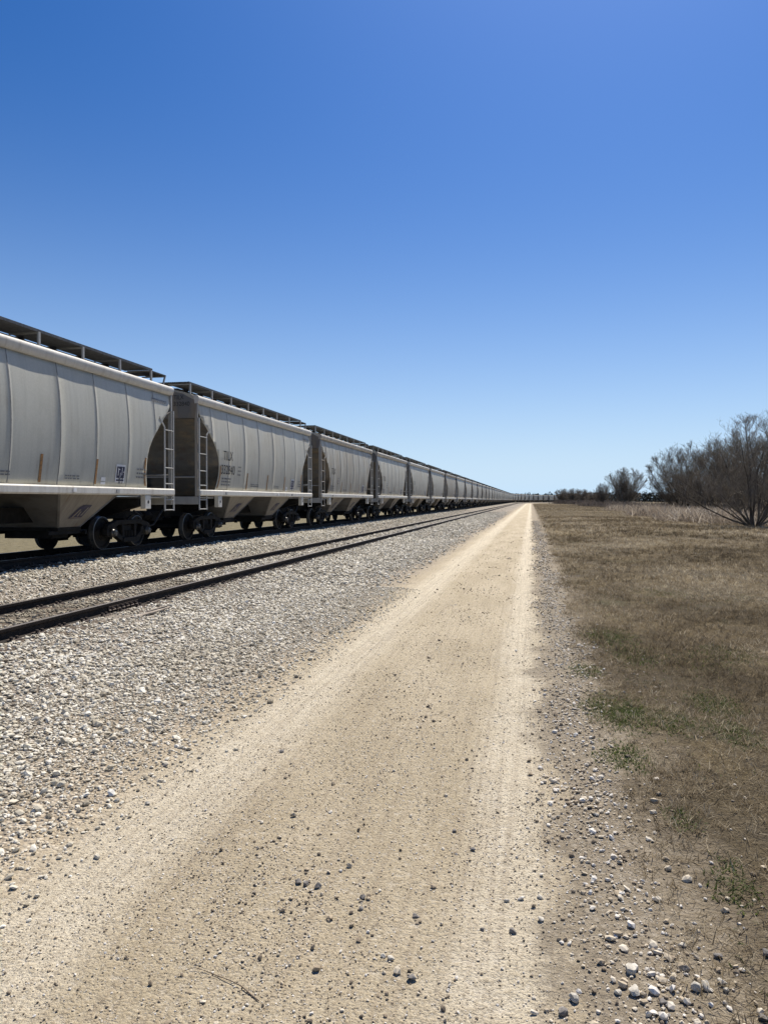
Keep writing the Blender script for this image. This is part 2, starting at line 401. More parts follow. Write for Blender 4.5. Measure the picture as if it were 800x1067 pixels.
def make_stones(name, parts, mat, label):
    V, Fc, T = [], [], []; n = 0
    for u, s, size, tone, sink in parts:
        v, f, t = stones(u, s, size, tone, sink); V.append(v); Fc.append(f + n); T.append(t); n += len(v)
    return tag(np_mesh(name, np.concatenate(V), np.concatenate(Fc), mat, attrs={'tone': np.concatenate(T)}), label, 'gravel', None, 'stuff')

def rail_clear(u): return ((np.abs(u + 6.65) > .12) & (np.abs(u + 8.15) > .12)).astype(float)
def tie_clear(u, s): return np.where((np.abs(u + 7.4) < 1.28) & (np.abs((s - 6.2 + .265) % .53 - .265) < .11), .3, 1.0)
parts = []
u, s = scatter(-8.9, -2.3, 2.5, 16, 640, lambda u, s: sm(-u + .5 * (lowf(u, s) - .5), 2.45, 4.1) * (.35 + .65 * lowf(u, s, 1.3)) * rail_clear(u) * tie_clear(u, s))
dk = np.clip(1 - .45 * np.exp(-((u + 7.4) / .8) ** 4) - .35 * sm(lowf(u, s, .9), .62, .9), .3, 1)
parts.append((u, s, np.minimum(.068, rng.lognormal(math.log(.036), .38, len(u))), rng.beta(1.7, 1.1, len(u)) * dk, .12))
u, s = scatter(-4.6, -2.1, 2.5, 16, 1500, lambda u, s: sm(-u, 2.1, 3.2))
parts.append((u, s, rng.lognormal(math.log(.018), .4, len(u)), rng.beta(2, 1.7, len(u)), .15))
u, s = scatter(-10.6, -2.5, 16, 36, 260, lambda u, s: sm(-u, 2.6, 4.2) * rail_clear(u) * tie_clear(u, s))
parts.append((u, s, rng.lognormal(math.log(.05), .33, len(u)), rng.beta(2.2, 1.5, len(u)), .15))
u, s = scatter(-10.8, -8.6, 12, 36, 200)
parts.append((u, s, rng.lognormal(math.log(.045), .33, len(u)), rng.beta(2.2, 1.5, len(u)), .15))
u, s = scatter(-10.6, -2.5, 34, 130, 60, lambda u, s: sm(-u, 2.6, 4.2) * rail_clear(u) * sm(130 - s, 0, 70))
parts.append((u, s, rng.lognormal(math.log(.075), .33, len(u)), rng.beta(2.2, 1.5, len(u)), .2))
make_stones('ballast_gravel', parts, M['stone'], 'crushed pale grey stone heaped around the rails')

parts = []
def road_d(u, s):
    w = np.exp(-((u + 2.1) / .28) ** 2) + np.exp(-((u + .14) / .22) ** 2)
    return np.clip(lowf(u, s, 1.6) * 1.3 - .15, 0, 1) * (.35 + .65 * np.exp(-((u + .75) / .55) ** 2)) * (1 - .75 * np.clip(w, 0, 1))
u, s = scatter(-2.8, .6, 2.2, 20, 2400, lambda u, s: (.25 + .75 * lowf(u, s, 2.2)) * np.exp(-np.maximum(0, s - 4) / 4.5) * sm(20 - s, 0, 8))
parts.append((u, s, rng.lognormal(math.log(.007), .35, len(u)), rng.beta(1.4, .8, len(u)), .12))
u, s = scatter(-2.5, .4, 2.2, 16, 220, road_d)
parts.append((u, s, np.minimum(.035, rng.lognormal(math.log(.0105), .45, len(u))), rng.beta(1.2, 1.1, len(u)), .1))
u, s = scatter(-1.6, .25, 2.2, 30, 34, road_d)
parts.append((u, s, rng.lognormal(math.log(.019), .35, len(u)), rng.beta(.9, 1.4, len(u)), .08))
u, s = scatter(-2.4, .4, 14, 45, 25, road_d)
parts.append((u, s, rng.lognormal(math.log(.022), .4, len(u)), rng.beta(.9, 1.3, len(u)), .1))
def sh(u, s): return np.exp(-((u - .40 - .10 * np.sin(s * .8)) / .24) ** 2) * (.28 + .72 * lowf(u, s, 2.1))
u, s = scatter(-.1, 1.2, 2.2, 20, 1300, sh)
parts.append((u, s, np.minimum(.042, rng.lognormal(math.log(.0145), .55, len(u))), rng.beta(1.9, .9, len(u)), .12))
u, s = scatter(.2, 1.4, 2.2, 12, 60, lambda u, s: lowf(u, s, 1.4) * .7)
parts.append((u, s, np.minimum(.05, rng.lognormal(math.log(.017), .45, len(u))), rng.beta(1.8, 1.0, len(u)), .15))
u, s = scatter(-.1, 1.0, 20, 70, 200, sh)
parts.append((u, s, rng.lognormal(math.log(.034), .4, len(u)), rng.beta(1.8, 1.1, len(u)), .15))
make_stones('road_gravel', parts, M['pebble'], 'small dark and white pebbles strewn over the road and its shoulder')

def blades(u, s, length, width, tone, lean, base_z=0.0):
    """flat grass blades: a base pair, a bent middle pair and a tip; 5 verts, 3 tris"""
    n = len(u); x, y = path(u, s); z = gz(u, s) + base_z
    a = rng.uniform(0, 2 * PI, n); b = np.clip(rng.normal(lean, .3, n), .05, 1.5)
    d = np.stack([np.cos(a) * np.sin(b), np.sin(a) * np.sin(b), np.cos(b)], -1)
    b2 = np.clip(b + rng.uniform(.05, .7, n), 0, 1.62)
    d2 = np.stack([np.cos(a) * np.sin(b2), np.sin(a) * np.sin(b2), np.cos(b2)], -1)
    t = rng.uniform(0, 2 * PI, n); wv = np.stack([np.cos(t), np.sin(t), np.zeros(n)], -1) * width[:, None] * .5
    p = np.stack([x, y, z], -1); q = p + d * (length * .55)[:, None]; r = q + d2 * (length * .45)[:, None]
    r[:, 2] = np.maximum(r[:, 2], z + .004); q[:, 2] = np.maximum(q[:, 2], z + .003)
    v = np.stack([p - wv, p + wv, q - wv * .8, q + wv * .8, r], 1)
    f = np.array([(0, 1, 3), (0, 3, 2), (2, 3, 4)])[None] + (np.arange(n) * 5)[:, None, None]
    return v.reshape(-1, 3), f.reshape(-1, 3), np.repeat(tone, 5)

def make_blades(name, parts, mat, label, cat):
    V, Fc, T = [], [], []; n = 0
    for p in parts:
        v, f, t = blades(*p); V.append(v); Fc.append(f + n); T.append(t); n += len(v)
    return tag(np_mesh(name, np.concatenate(V), np.concatenate(Fc), mat, attrs={'tone': np.concatenate(T)}), label, cat, None, 'stuff')

def patch_tone(u, s): return .5 * (lowf(u, s, .33) - .5) + .35 * (lowf(u + 9, s, .9) - .5)
def vg(u, s): return sm(u + .4 * (lowf(u, s, 1.5) - .5), .4, 1.05) * (.35 + .65 * lowf(u, s, 2.3))
parts = []
def tufts(u, s, k, spread):
    return (np.repeat(u, k) + rng.normal(0, spread, len(u) * k), np.repeat(s, k) + rng.normal(0, spread, len(u) * k), np.repeat(rng.uniform(-.25, .3, len(u)), k))
for a, b, u0, u1, den, k, l0, l1, w0, w1, sp in ((2.2, 9, .5, 4, 130, 16, .03, .11, .002, .0045, .022), (9, 18, .5, 7, 70, 14, .04, .13, .004, .008, .03), (18, 40, .7, 13, 22, 12, .07, .17, .008, .016, .05), (40, 90, .9, 28, 4, 12, .12, .26, .02, .035, .1)):
    u, s = scatter(u0, u1, a, b, den, vg); u, s, dt = tufts(u, s, k, sp); n = len(u)
    parts.append((u, s, rng.uniform(l0, l1, n), rng.uniform(w0, w1, n), np.clip(rng.beta(2, 1.6, n) * .7 + .15 + dt + patch_tone(u, s), 0, 1), .75))
u, s = scatter(.5, 5.5, 2.2, 14, 3600, vg); n = len(u)
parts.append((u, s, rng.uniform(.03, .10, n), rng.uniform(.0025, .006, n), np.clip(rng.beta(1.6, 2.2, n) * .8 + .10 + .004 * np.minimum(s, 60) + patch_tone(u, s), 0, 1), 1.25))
u, s = scatter(.7, 11, 14, 34, 700, vg); n = len(u)
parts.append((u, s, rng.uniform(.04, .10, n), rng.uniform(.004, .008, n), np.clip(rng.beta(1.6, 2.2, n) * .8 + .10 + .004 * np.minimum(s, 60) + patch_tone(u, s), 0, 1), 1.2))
u, s = scatter(.8, 26, 34, 80, 90, vg); n = len(u)
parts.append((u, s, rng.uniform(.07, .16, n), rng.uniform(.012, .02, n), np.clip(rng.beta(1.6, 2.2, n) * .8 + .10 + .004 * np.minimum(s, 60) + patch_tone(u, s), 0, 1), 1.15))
for a, b, u1, den, l in ((70, 190, 34, 16, .25), (130, 420, 48, 6, .42)):
    u, s = scatter(.9, u1, a, b, den, lambda u, s: vg(u, s) * sm(s, a, a + 25) * sm(b - s, 0, (b - a) * .6)); n = len(u)
    parts.append((u, s, rng.uniform(.5, 1, n) * l, rng.uniform(.1, .16, n) * l, np.clip(rng.beta(1.6, 2.2, n) * .8 + .25 * lowf(u, s, .2) - .05, 0, 1), 1.15))
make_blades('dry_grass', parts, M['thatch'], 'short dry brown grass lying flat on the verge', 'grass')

# green weed patches at the places the photograph shows them
parts = []
for px, py, rad, den in ((632, 664, .5, 900), (640, 738, .38, 1400), (655, 750, .3, 900), (745, 735, .32, 1100), (700, 752, .3, 700), (768, 765, .25, 900), (711, 856, .13, 1700), (765, 928, .14, 1700), (758, 680, .4, 500),
                         (664, 683, .45, 700), (690, 618, .8, 260), (760, 905, .1, 800), (648, 790, .25, 700), (610, 700, .25, 500), (730, 690, .5, 350), (755, 620, .9, 160)):
    c = at(px, py, -.21); den *= .22 if py > 800 else 1; rad *= 1.3; n = int(den * rad * 3.2)
    r_ = rad * np.sqrt(rng.uniform(0, 1, n)) * rng.uniform(.4, 1, n); a = rng.uniform(0, 2 * PI, n)
    u = c.x + r_ * np.cos(a) * .8; s = c.y + r_ * np.sin(a) * 1.5
    parts.append((u, s, rng.uniform(.015, .05, n), rng.uniform(.004, .010, n), rng.beta(2, 2, n), .95))
u, s = scatter(.7, 4.5, 3, 22, 260, lambda u, s: sm(lowf(u, s, .8) * lowf(u + 3, s + 5, 2.0), .38, .6) * vg(u, s)); n = len(u)
parts.append((u, s, rng.uniform(.015, .05, n), rng.uniform(.004, .010, n), rng.beta(2, 2, n), .95))
make_blades('green_weeds', parts, M['green'], 'low green weeds in patches on the brown verge', 'weeds')

# ------------------------------------------------------------------ single stones and the dead stem on the road
def rock(px, py, w, h, mat, label, group=None, seed=0):
    rr = np.random.default_rng(seed + 100); w *= .74; h *= .62
    bm = bmesh.new(); bmesh.ops.create_icosphere(bm, subdivisions=2, radius=.5)
    planes = [(Vector(rr.normal(0, 1, 3)).normalized(), rr.uniform(.19, .40)) for _ in range(10)]
    for v in bm.verts:
        for nrm, d in planes:
            k = v.co.dot(nrm) - d
            if k > 0: v.co -= nrm * k * .97
        v.co += Vector(rr.normal(0, .012, 3))
        v.co = Vector((v.co.x * w * 1.2, v.co.y * w * rr.uniform(.98, 1.02), v.co.z * h * 1.25))
    me = bpy.data.meshes.new('stone'); bm.to_mesh(me); bm.free(); me.materials.append(mat)
    o = bpy.data.objects.new('stone', me); COL.objects.link(o)
    p = at(px, py, -.2); p = at(px, py, float(gz(p.x, p.y)))
    o.location = (p.x, p.y, float(gz(p.x, p.y)) + h * .36); o.rotation_euler = (0, 0, rr.uniform(0, 6.28))
    return tag(o, label, 'stone', group)
D, W_ = M['rock_dark'], M['rock_pale']
RG = 'larger loose stones on the gravel road'
for i, (px, py, w, h, m, l) in enumerate([
    (311, 921, .062, .044, D, 'grey flat-topped stone at the left of the dark trio on the road'),
    (318, 923, .048, .040, D, 'dark stone in the middle of the dark trio on the road'),
    (331, 925, .052, .044, D, 'dark grey squarish stone at the right of the dark trio on the road'),
    (378, 937, .048, .042, D, 'lone blackish stone right of and below the dark trio'),
    (376, 948, .034, .030, D, 'small blackish stone just below the lone blackish stone'),
    (433, 956, .045, .026, D, 'low grey stone on the road below the three dark stones to its upper left'),
    (400, 998, .036, .026, W_, 'smaller left white stone of the touching white pair on the road'),
    (407, 1000, .046, .032, W_, 'larger right white stone of the touching white pair on the road'),
    (429, 1021, .055, .040, D, 'grey pointed stone nearest below the white pair on the road'),
    (493, 886, .050, .034, D, 'grey stone alone on the pale right wheel path'),
    (473, 867, .040, .032, D, 'small grey stone on the left edge of the right wheel path'),
    (534, 972, .055, .036, D, 'dark based grey stone midway along the bare right wheel path'),
    (563, 960, .045, .036, W_, 'pale stone at the right rim of the road beside the shoulder gravel'),
    (562, 936, .042, .034, W_, 'whitish stone above the pale stone at the road rim'),
    (503, 970, .036, .030, D, 'small dark stone left of the dark based grey stone'),
    (528, 940, .036, .024, W_, 'small paired pale stone lying on the right wheel path'),
    (173, 799, .055, .045, D, 'grey stone at the border of the ballast and the left wheel path'),
    (154, 839, .045, .036, W_, 'pale stone on the outer edge of the left wheel path'),
    (293, 784, .055, .035, D, 'flat dark stone on the road between the wheel paths, farther away'),
    (660, 1036, .090, .060, W_, 'flat-topped white rock, largest of the shoulder gravel'),
    (657, 1014, .070, .062, W_, 'tall white rock leaning on a grey one above the largest white rock'),
    (643, 1036, .048, .036, W_, 'small pale rock left of the largest white rock'),
    (724, 1032, .062, .050, W_, 'rounded white rock, left of a touching pair on the bare dirt'),
    (735, 1030, .066, .054, W_, 'bright white rock, right of a touching pair on the bare dirt'),
    (752, 1026, .060, .040, W_, 'cream rock just right of the touching white pair'),
    (757, 1034, .036, .026, W_, 'little pale rock below the cream rock'),
    (690, 1047, .050, .044, D, 'grey angular rock lying below the touching white pair'),
    (715, 1013, .045, .044, D, 'grey upright rock above and left of the touching white pair'),
    (748, 998, .048, .034, D, 'grey flat rock on the dark dirt at the grass edge'),
    (710, 986, .045, .028, W_, 'pale rock lying in the dark dirt below the grass'),
    (798, 996, .060, .046, D, 'grey rock at the far right edge on dry grass'),
    (794, 1063, .055, .045, D, 'dark rock in the lower right corner on dirt'),
    (597, 1043, .060, .050, W_, 'white rock near the lower edge between road and shoulder'),
    (587, 1058, .055, .048, D, 'grey rock just below the white rock by the road edge'),
]):
    rock(px, py, w, h, m, l, RG, i)
st = MB(); pts = []
for px, py in ((192, 1013), (203, 1011), (214, 1013), (226, 1017), (240, 1024), (252, 1031), (262, 1039), (270, 1046)):
    p = at(px, py, -.2); pts.append((p.x, p.y, float(gz(p.x, p.y)) + .006 + .004 * math.sin(px)))
st.tube(pts, [.001, .0013, .0016, .0018, .002, .0024, .003, .002], 6)
tag(st.build('dead_stem', M['stem']), 'thin curved dead brown stem lying on the gravel road', 'twig')

# ------------------------------------------------------------------ railway tracks
RAIL_PROF = [(-.069, -.172), (.069, -.172), (.069, -.160), (.012, -.142), (.009, -.060), (.034, -.046), (.036, -.006), (.028, 0), (-.028, 0), (-.036, -.006), (-.034, -.046), (-.009, -.060), (-.012, -.142), (-.069, -.160)]
def sweep_rail(name, u, ztop, parent, s0, s1):
    ss = [x for x in np.concatenate([np.arange(s0, 401, 20), np.arange(405, s1, 6)])]
    n = len(RAIL_PROF); V = []; Fc = []
    for x in ss:
        for p, q in RAIL_PROF:
            a, b = path(u + p, x); V.append((float(a), float(b), ztop + q))
    for k in range(len(ss) - 1):
        for i in range(n):
            j = (i + 1) % n; Fc.append((k * n + i, k * n + j, (k + 1) * n + j, (k + 1) * n + i))
    m = MB(); m.add(V, Fc); o = m.build(name, M['rail'], parent)
    o.data.materials.append(M['railhead'])
    for p in o.data.polygons:
        if p.normal.z > .9 and p.center.z > ztop - .004: p.material_index = 1
    return o
def track(centre, ztop, label, s0, s1, tie_n, tie_s0):
    t = empty('railway_track', (0, 0, 0)); tag(t, label, 'railway track', 'railway tracks')
    for sg in (-1, 1): sweep_rail('rail', centre + sg * .7525, ztop, t, s0, s1)
    proto = None
    for i in range(tie_n):
        s = tie_s0 + i * .53 + random.uniform(-.03, .03)
        if proto is None:
            b = MB().box(-1.28, 1.28, -.11, .11, -.16, 0); o = b.build('tie', M['tie'], t, bevel=.012); proto = o
            for sg in (-1, 1):
                pl = MB().box(sg * .7525 - .17, sg * .7525 + .17, -.09, .09, .0, .013)
                for a, b2 in ((-.1, -.05), (.1, .05), (-.1, .06), (.1, -.06)): pl.box(sg * .7525 + a - .016, sg * .7525 + a + .016, b2 - .016, b2 + .016, .012, .05)
                pl.build('tie_plate', M['splice'], o)
        else:
            o = copy_tree(proto, t)
        o.location = (centre, s, ztop - .158 + random.uniform(-.004, .004)); o.rotation_euler = (0, 0, random.uniform(-.015, .015))
    return t
tr = track(-7.4, 0.0, 'empty railway track with dark rails half sunk in gravel beside the road', -6, 640, 60, 6.2)
track(-11.4, .40, 'raised railway track carrying the standing train', -6, 640, 40, 8.5)
# splice bars on the near rail
p = at(128, 628, -.05); ys = p.y
sp = MB()
for sg in (-1, 1):
    sp.prism([(sg * .014, -.138), (sg * .045, -.132), (sg * .05, -.12), (sg * .028, -.10), (sg * .028, -.075), (sg * .04, -.055), (sg * .012, -.052)], ys - .46, ys + .46, 'y')
    for k in range(6): sp.lathe([(0, .02), (.03, .02), (.03, .012), (.05, .012)] if sg > 0 else [(-.05, .012), (-.03, .012), (-.03, .02), (0, .02)], (sg * .03, ys - .36 + k * .145, -.088), 'x', 8)
sp = sp.build('splice_bar', M['splice'], tr); sp.location = (-7.4 + .7525, 0, 0)
p = at(150, 641, -.16)
w = MB(); w.prism([(-.42, -.03), (-.2, -.045), (.36, -.012), (.44, .012), (.1, .03), (-.4, .035)], 0, .018, 'z'); w.prism([(-.1, .04), (.3, .05), (.42, .075), (.1, .085)], .004, .03, 'z')
o = w.build('wood_scrap', M['splinter']); o.location = (p.x + .08, p.y + .1, -.135); o.rotation_euler = (R(6), R(-4), R(72)); tag(o, 'pale splintered wood scrap lying in gravel beside the rail joint', 'wood scrap')

# ------------------------------------------------------------------ covered hopper cars
HB = 6.1                       # half length of the body
ZT, ZB = 4.20, 1.57            # side sheet top and bottom above the rail
def side_x(z): return 1.55 - .115 * ((z - 2.85) / 1.3) ** 2
TRIM = [(4.20, .02), (4.02, .08), (3.80, .18), (3.64, .36), (3.48, .58), (3.30, .80), (3.10, 1.03), (2.92, 1.23), (2.65, 1.43), (2.43, 1.52), (2.2, 1.55), (1.95, 1.53), (1.75, 1.47), (1.57, 1.40)]
_tz = np.array([a for a, b in TRIM][::-1]); _ts = np.array([b for a, b in TRIM][::-1])
def trim(z): return float(np.interp(z, _tz, _ts))
SEAMS = [-5.1, -3.75, -2.3, -.85, .75, 2.15, 3.6, 5.0]
def seam_bump(y):
    """flat welded sheets: a low rib at each seam and a faint dish in between"""
    d = min(abs(y - q) for q in SEAMS)
    return (.005 if d < .021 else 0.0) + .004 * math.cos(min(d, .75) / .75 * PI)
ROOF = [(1.49, 4.365), (1.30, 4.45), (1.0, 4.55), (.6, 4.63), (.3, 4.665), (0, 4.68)]
CHORD = [(1.36, 4.445), (1.46, 4.43), (1.51, 4.405), (1.535, 4.37), (1.54, 4.335), (1.528, 4.28), (1.505, 4.215), (1.47, 4.185), (1.40, 4.18)]

def side_sheet(sg, mat, root):
    m = MB(); ys = sorted(set([round(v, 4) for v in np.linspace(-HB, HB, 49)] + [round(q + d, 4) for q in SEAMS for d in (-.03, -.02, .02, .03)]))
    zs = np.linspace(ZB, ZT, 23); rows = []
    for z in zs:
        s = trim(z); row = []
        k = (HB - s) / HB
        for y in ys:
            yy = max(-(HB - s), min(HB - s, y)); row.append((sg * (side_x(z) + seam_bump(yy)), yy, float(z)))
        rows.append(row)
    n = len(ys); vs = [p for r in rows for p in r]; fs = []
    for i in range(len(zs) - 1):
        for j in range(n - 1):
            q = (i * n + j, i * n + j + 1, (i + 1) * n + j + 1, (i + 1) * n + j)
            if abs(vs[q[0]][1] - vs[q[1]][1]) + abs(vs[q[2]][1] - vs[q[3]][1]) > 1e-4: fs.append(q)
    m.add(vs, fs, True)
    o = m.build('side_sheet', mat, root, sharp=50)
    bm = bmesh.new(); bm.from_mesh(o.data); bmesh.ops.remove_doubles(bm, verts=bm.verts, dist=.0004); bmesh.ops.dissolve_degenerate(bm, edges=bm.edges, dist=.0003)
    bmesh.ops.recalc_face_normals(bm, faces=bm.faces)
    bm.to_mesh(o.data); bm.free()
    # face outward, then give the sheet its thickness inward
    bm = bmesh.new(); bm.from_mesh(o.data)
    if sum(f.normal.x * sg for f in bm.faces) < 0: bmesh.ops.reverse_faces(bm, faces=bm.faces)
    bmesh.ops.solidify(bm, geom=bm.faces[:], thickness=.012)
    bm.to_mesh(o.data); bm.free()
    # welded seams as thin dark strips standing a hair proud
    return o

def decal(name, mat, parent, polys, sg=1, off=.007):
    """flat marks laid on the curved side: polygons in (y, z)"""
    m = MB()
    for poly in polys:
        ys = [p[0] for p in poly]; zs = [p[1] for p in poly]
        vs = [(sg * (side_x(z) + seam_bump(y) + off), y, z) for y, z in poly]
        m.add(vs, [tuple(range(len(poly)))])
    return m.build(name, mat, parent)
def quad(y0, y1, z0, z1, skew=0.0): return [(y0, z0), (y1, z0), (y1 + skew, z1), (y0 + skew, z1)]
def lines(y, z, w, n, h=.035, gap=.06, seed=1):
    """a block of small lettering too fine to read: short dashes"""
    rr = random.Random(seed); out = []
    for k in range(n):
        x = y
        while x < y + w:
            l = rr.uniform(.04, .13); out.append(quad(x, min(x + l, y + w), z - k * gap - h, z - k * gap)); x += l + rr.uniform(.02, .05)
    return out
def lettering(text, y, z, height, width, mat, parent, fx=None, name='lettering'):
    cu = bpy.data.curves.new(name, 'FONT'); cu.body = text; cu.size = 1
    to = bpy.data.objects.new(name, cu); COL.objects.link(to)
    dg = bpy.context.evaluated_depsgraph_get(); me = bpy.data.meshes.new_from_object(to.evaluated_get(dg))
    bpy.data.objects.remove(to)
    co = np.array([v.co for v in me.vertices]); lo = co.min(0); hi = co.max(0)
    for v in me.vertices:
        a = (v.co.x - lo[0]) / (hi[0] - lo[0]) * width; b = (v.co.y - lo[1]) / (hi[1] - lo[1]) * height
        v.co = fx(a, b) if fx else (side_x(z + b) + .024, y + a, z + b)
    me.materials.clear(); me.materials.append(mat)
    o = bpy.data.objects.new(name, me); COL.objects.link(o); o.parent = parent
    return o

def wheel_mb(x, y, sg):
    """a railway wheel on its axle at (x, y); sg is the outward side"""
    r = .42; z = r
    prof = [(-.055, .10), (-.055, .16), (-.03, .19), (-.012, .30), (-.04, .345), (-.075, .37), (-.085, .446), (-.06, .448), (-.045, r + .002), (.06, r - .004), (.066, r - .02), (.066, .355), (.03, .335), (.012, .24), (.03, .17), (.06, .15), (.06, .09)]
    return [(t * sg, q) for t, q in prof], (x, y, z)

def truck(root, cy):
    t = MB()                                     # bolster with its spring nests
    t.prism([(-1.02, .46), (-1.02, .60), (-.5, .68), (.5, .68), (1.02, .60), (1.02, .46), (.5, .40), (-.5, .40)], cy - .19, cy + .19, 'y')
    t.lathe([(.0, .2), (.10, .2)], (0, cy, .68), 'z', 20)
    tk = t.build('truck', M['iron'], root, bevel=.012)
    for sy in (-1, 1):
        y = cy + sy * .865
        ax = MB().tube([(-1.06, y, .42), (-.6, y, .42), (.6, y, .42), (1.06, y, .42)], .075, 12); ax.build('axle', M['iron'], tk)
        for sg in (-1, 1):
            pr, c = wheel_mb(sg * .755, y, sg); w = MB().lathe(pr, c, 'x', 40).build('wheel', M['wheel'], tk, sharp=28)
            w.data.materials.append(M['tread'])
            for p in w.data.polygons:
                rr = math.hypot(p.center.y - y, p.center.z - .42); xx = (p.center.x - sg * .755) * sg
                if (rr > .405 and -.05 < xx < .07): p.material_index = 1
            b = MB().lathe([(.93 * sg, .10), (1.13 * sg, .105), (1.15 * sg, .085), (1.19 * sg, .08), (1.20 * sg, .05)], (0, y, .42), 'x', 20)
            for k in range(3):
                a = k * 2 * PI / 3 + .4; b.lathe([(1.19 * sg, .016), (1.215 * sg, .016)], (0, y + .055 * math.cos(a), .42 + .055 * math.sin(a)), 'x', 8)
            b.build('bearing', M['bearing'], tk)
    for sg in (-1, 1):
        f = MB(); x0, x1 = sorted((sg * .95, sg * 1.09)); Y = lambda v: cy + v
        # cast side frame: top chord, pedestals, sloping tension members, columns
        f.prism([(Y(-1.10), .52), (Y(-1.05), .62), (Y(-.62), .74), (Y(.62), .74), (Y(1.05), .62), (Y(1.10), .52), (Y(.76), .52), (Y(.55), .62), (Y(-.55), .62), (Y(-.76), .52)], x0, x1)
        for q in (-1, 1):
            f.prism([(Y(q * 1.10), .52), (Y(q * 1.10), .36), (Y(q * 1.0), .34), (Y(q * .98), .52)], x0, x1)
            f.prism([(Y(q * .76), .52), (Y(q * .70), .34), (Y(q * .34), .17), (Y(q * .30), .29), (Y(q * .56), .42), (Y(q * .62), .56)], x0, x1)
            f.prism([(Y(q * .24), .28), (Y(q * .35), .30), (Y(q * .37), .63), (Y(q * .25), .63)], x0 + .01 * 1, x1 - .01)
            f.cbox((sg * 1.02, Y(q * .865), .545), (.17, .21, .05))
        f.prism([(Y(-.36), .165), (Y(.36), .165), (Y(.34), .285), (Y(-.34), .285)], x0 - .03, x1 + .03)
        f.build('side_frame', M['iron'], tk, bevel=.01)
        sp = MB()
        for q in (-.145, 0, .145):
            for k in range(7): sp.lathe([(-.011, .055), (-.006, .066), (.006, .066), (.011, .055)], (sg * 1.02, cy + q, .30 + k * .026), 'z', 12)
        sp.build('spring_nest', M['iron'], tk)
    br = MB()                                     # brake beams and shoes
    for sy in (-1, 1):
        br.bar((-.72, cy + sy * .36, .36), (.72, cy + sy * .36, .36), .08, .06); br.bar((-.72, cy + sy * .36, .36), (0, cy + sy * .2, .42), .04, .04); br.bar((.72, cy + sy * .36, .36), (0, cy + sy * .2, .42), .04, .04)
        for sg in (-1, 1): br.prism([(cy + sy * .36, .24), (cy + sy * .43, .24), (cy + sy * .425, .40), (cy + sy * .45, .54), (cy + sy * .38, .54), (cy + sy * .36, .40)], sg * .755 - .04, sg * .755 + .04)
    br.build('brake_beam', M['iron'], tk)
    return tk

def hopper_bay(root, cy, mat):
    zt, zb = 1.43, .62; X0, X1, h0, h1 = 1.42, .84, 1.23, .42
    m = MB()
    top = [(-X0, cy - h0, zt), (X0, cy - h0, zt), (X0, cy + h0, zt), (-X0, cy + h0, zt)]; bot = [(-X1, cy - h1, zb), (X1, cy - h1, zb), (X1, cy + h1, zb), (-X1, cy + h1, zb)]
    m.add(top + bot, [(0, 1, 5, 4), (1, 2, 6, 5), (2, 3, 7, 6), (3, 0, 4, 7), (4, 5, 6, 7)])
    # flanges down the corners of the side plates
    for a, b in ((0, 4), (1, 5), (2, 6), (3, 7)): m.bar(top[a] if False else (top[a][0], top[a][1], top[a][2]), bot[b - 4], .05, .03)
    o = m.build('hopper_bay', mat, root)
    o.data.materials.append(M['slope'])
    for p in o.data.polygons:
        if abs(p.normal.y) > .5: p.material_index = 1  # end-facing slopes take the material with shade in its colour
    g = MB(); g.box(-.86, .86, cy - h1 - .04, cy + h1 + .04, .54, .619); g.box(-.62, .62, cy - .30, cy + .30, .36, .54)
    for sg in (-1, 1):
        g.bar((sg * .8, cy - .75, .5), (sg * .8, cy + .75, .5), .07, .09)
        g.lathe([(-.05, .05), (.05, .05)], (sg * .92, cy + .5, .48), 'x', 12); g.bar((sg * .92, cy + .5, .48), (sg * .6, cy + .5, .48), .04)
    g.build('outlet_gate', M['iron'], o, bevel=.006)
    # slanted dark emblem on the right hand plate
    def on(y, q):            # q 0..1 down the plate
        x = X0 + (X1 - X0) * q; z = zt + (zb - zt) * q; n = Vector((zt - zb, 0, -(X0 - X1))).normalized()
        return (x + .012 * n.x, y, z + .012 * n.z)
    e = MB()
    def patch(pts): e.add([on(y, q) for y, q in pts], [tuple(range(len(pts)))])
    c = cy + .02
    patch([(c - .30, .74), (c + .20, .74), (c + .34, .36), (c - .02, .36), (c - .12, .42)])
    e.build('emblem', M['navy'], o)
    e = MB()
    n_ = .004
    def patch2(pts): e.add([(lambda p: (p[0] + .004, p[1], p[2] - .002))(on(y, q)) for y, q in pts], [tuple(range(len(pts)))])
    patch2([(c - .20, .70), (c - .14, .70), (c - .0, .48), (c - .06, .48)]); patch2([(c - .02, .68), (c + .03, .68), (c + .06, .54), (c + .01, .54)])
    patch2([(c + .10, .66), (c + .16, .66), (c + .27, .43), (c + .21, .43)]); patch2([(c - .26, .72), (c + .18, .72), (c + .185, .705), (c - .255, .705)])
    e.build('emblem_stroke', M['bay'], o)
    return o

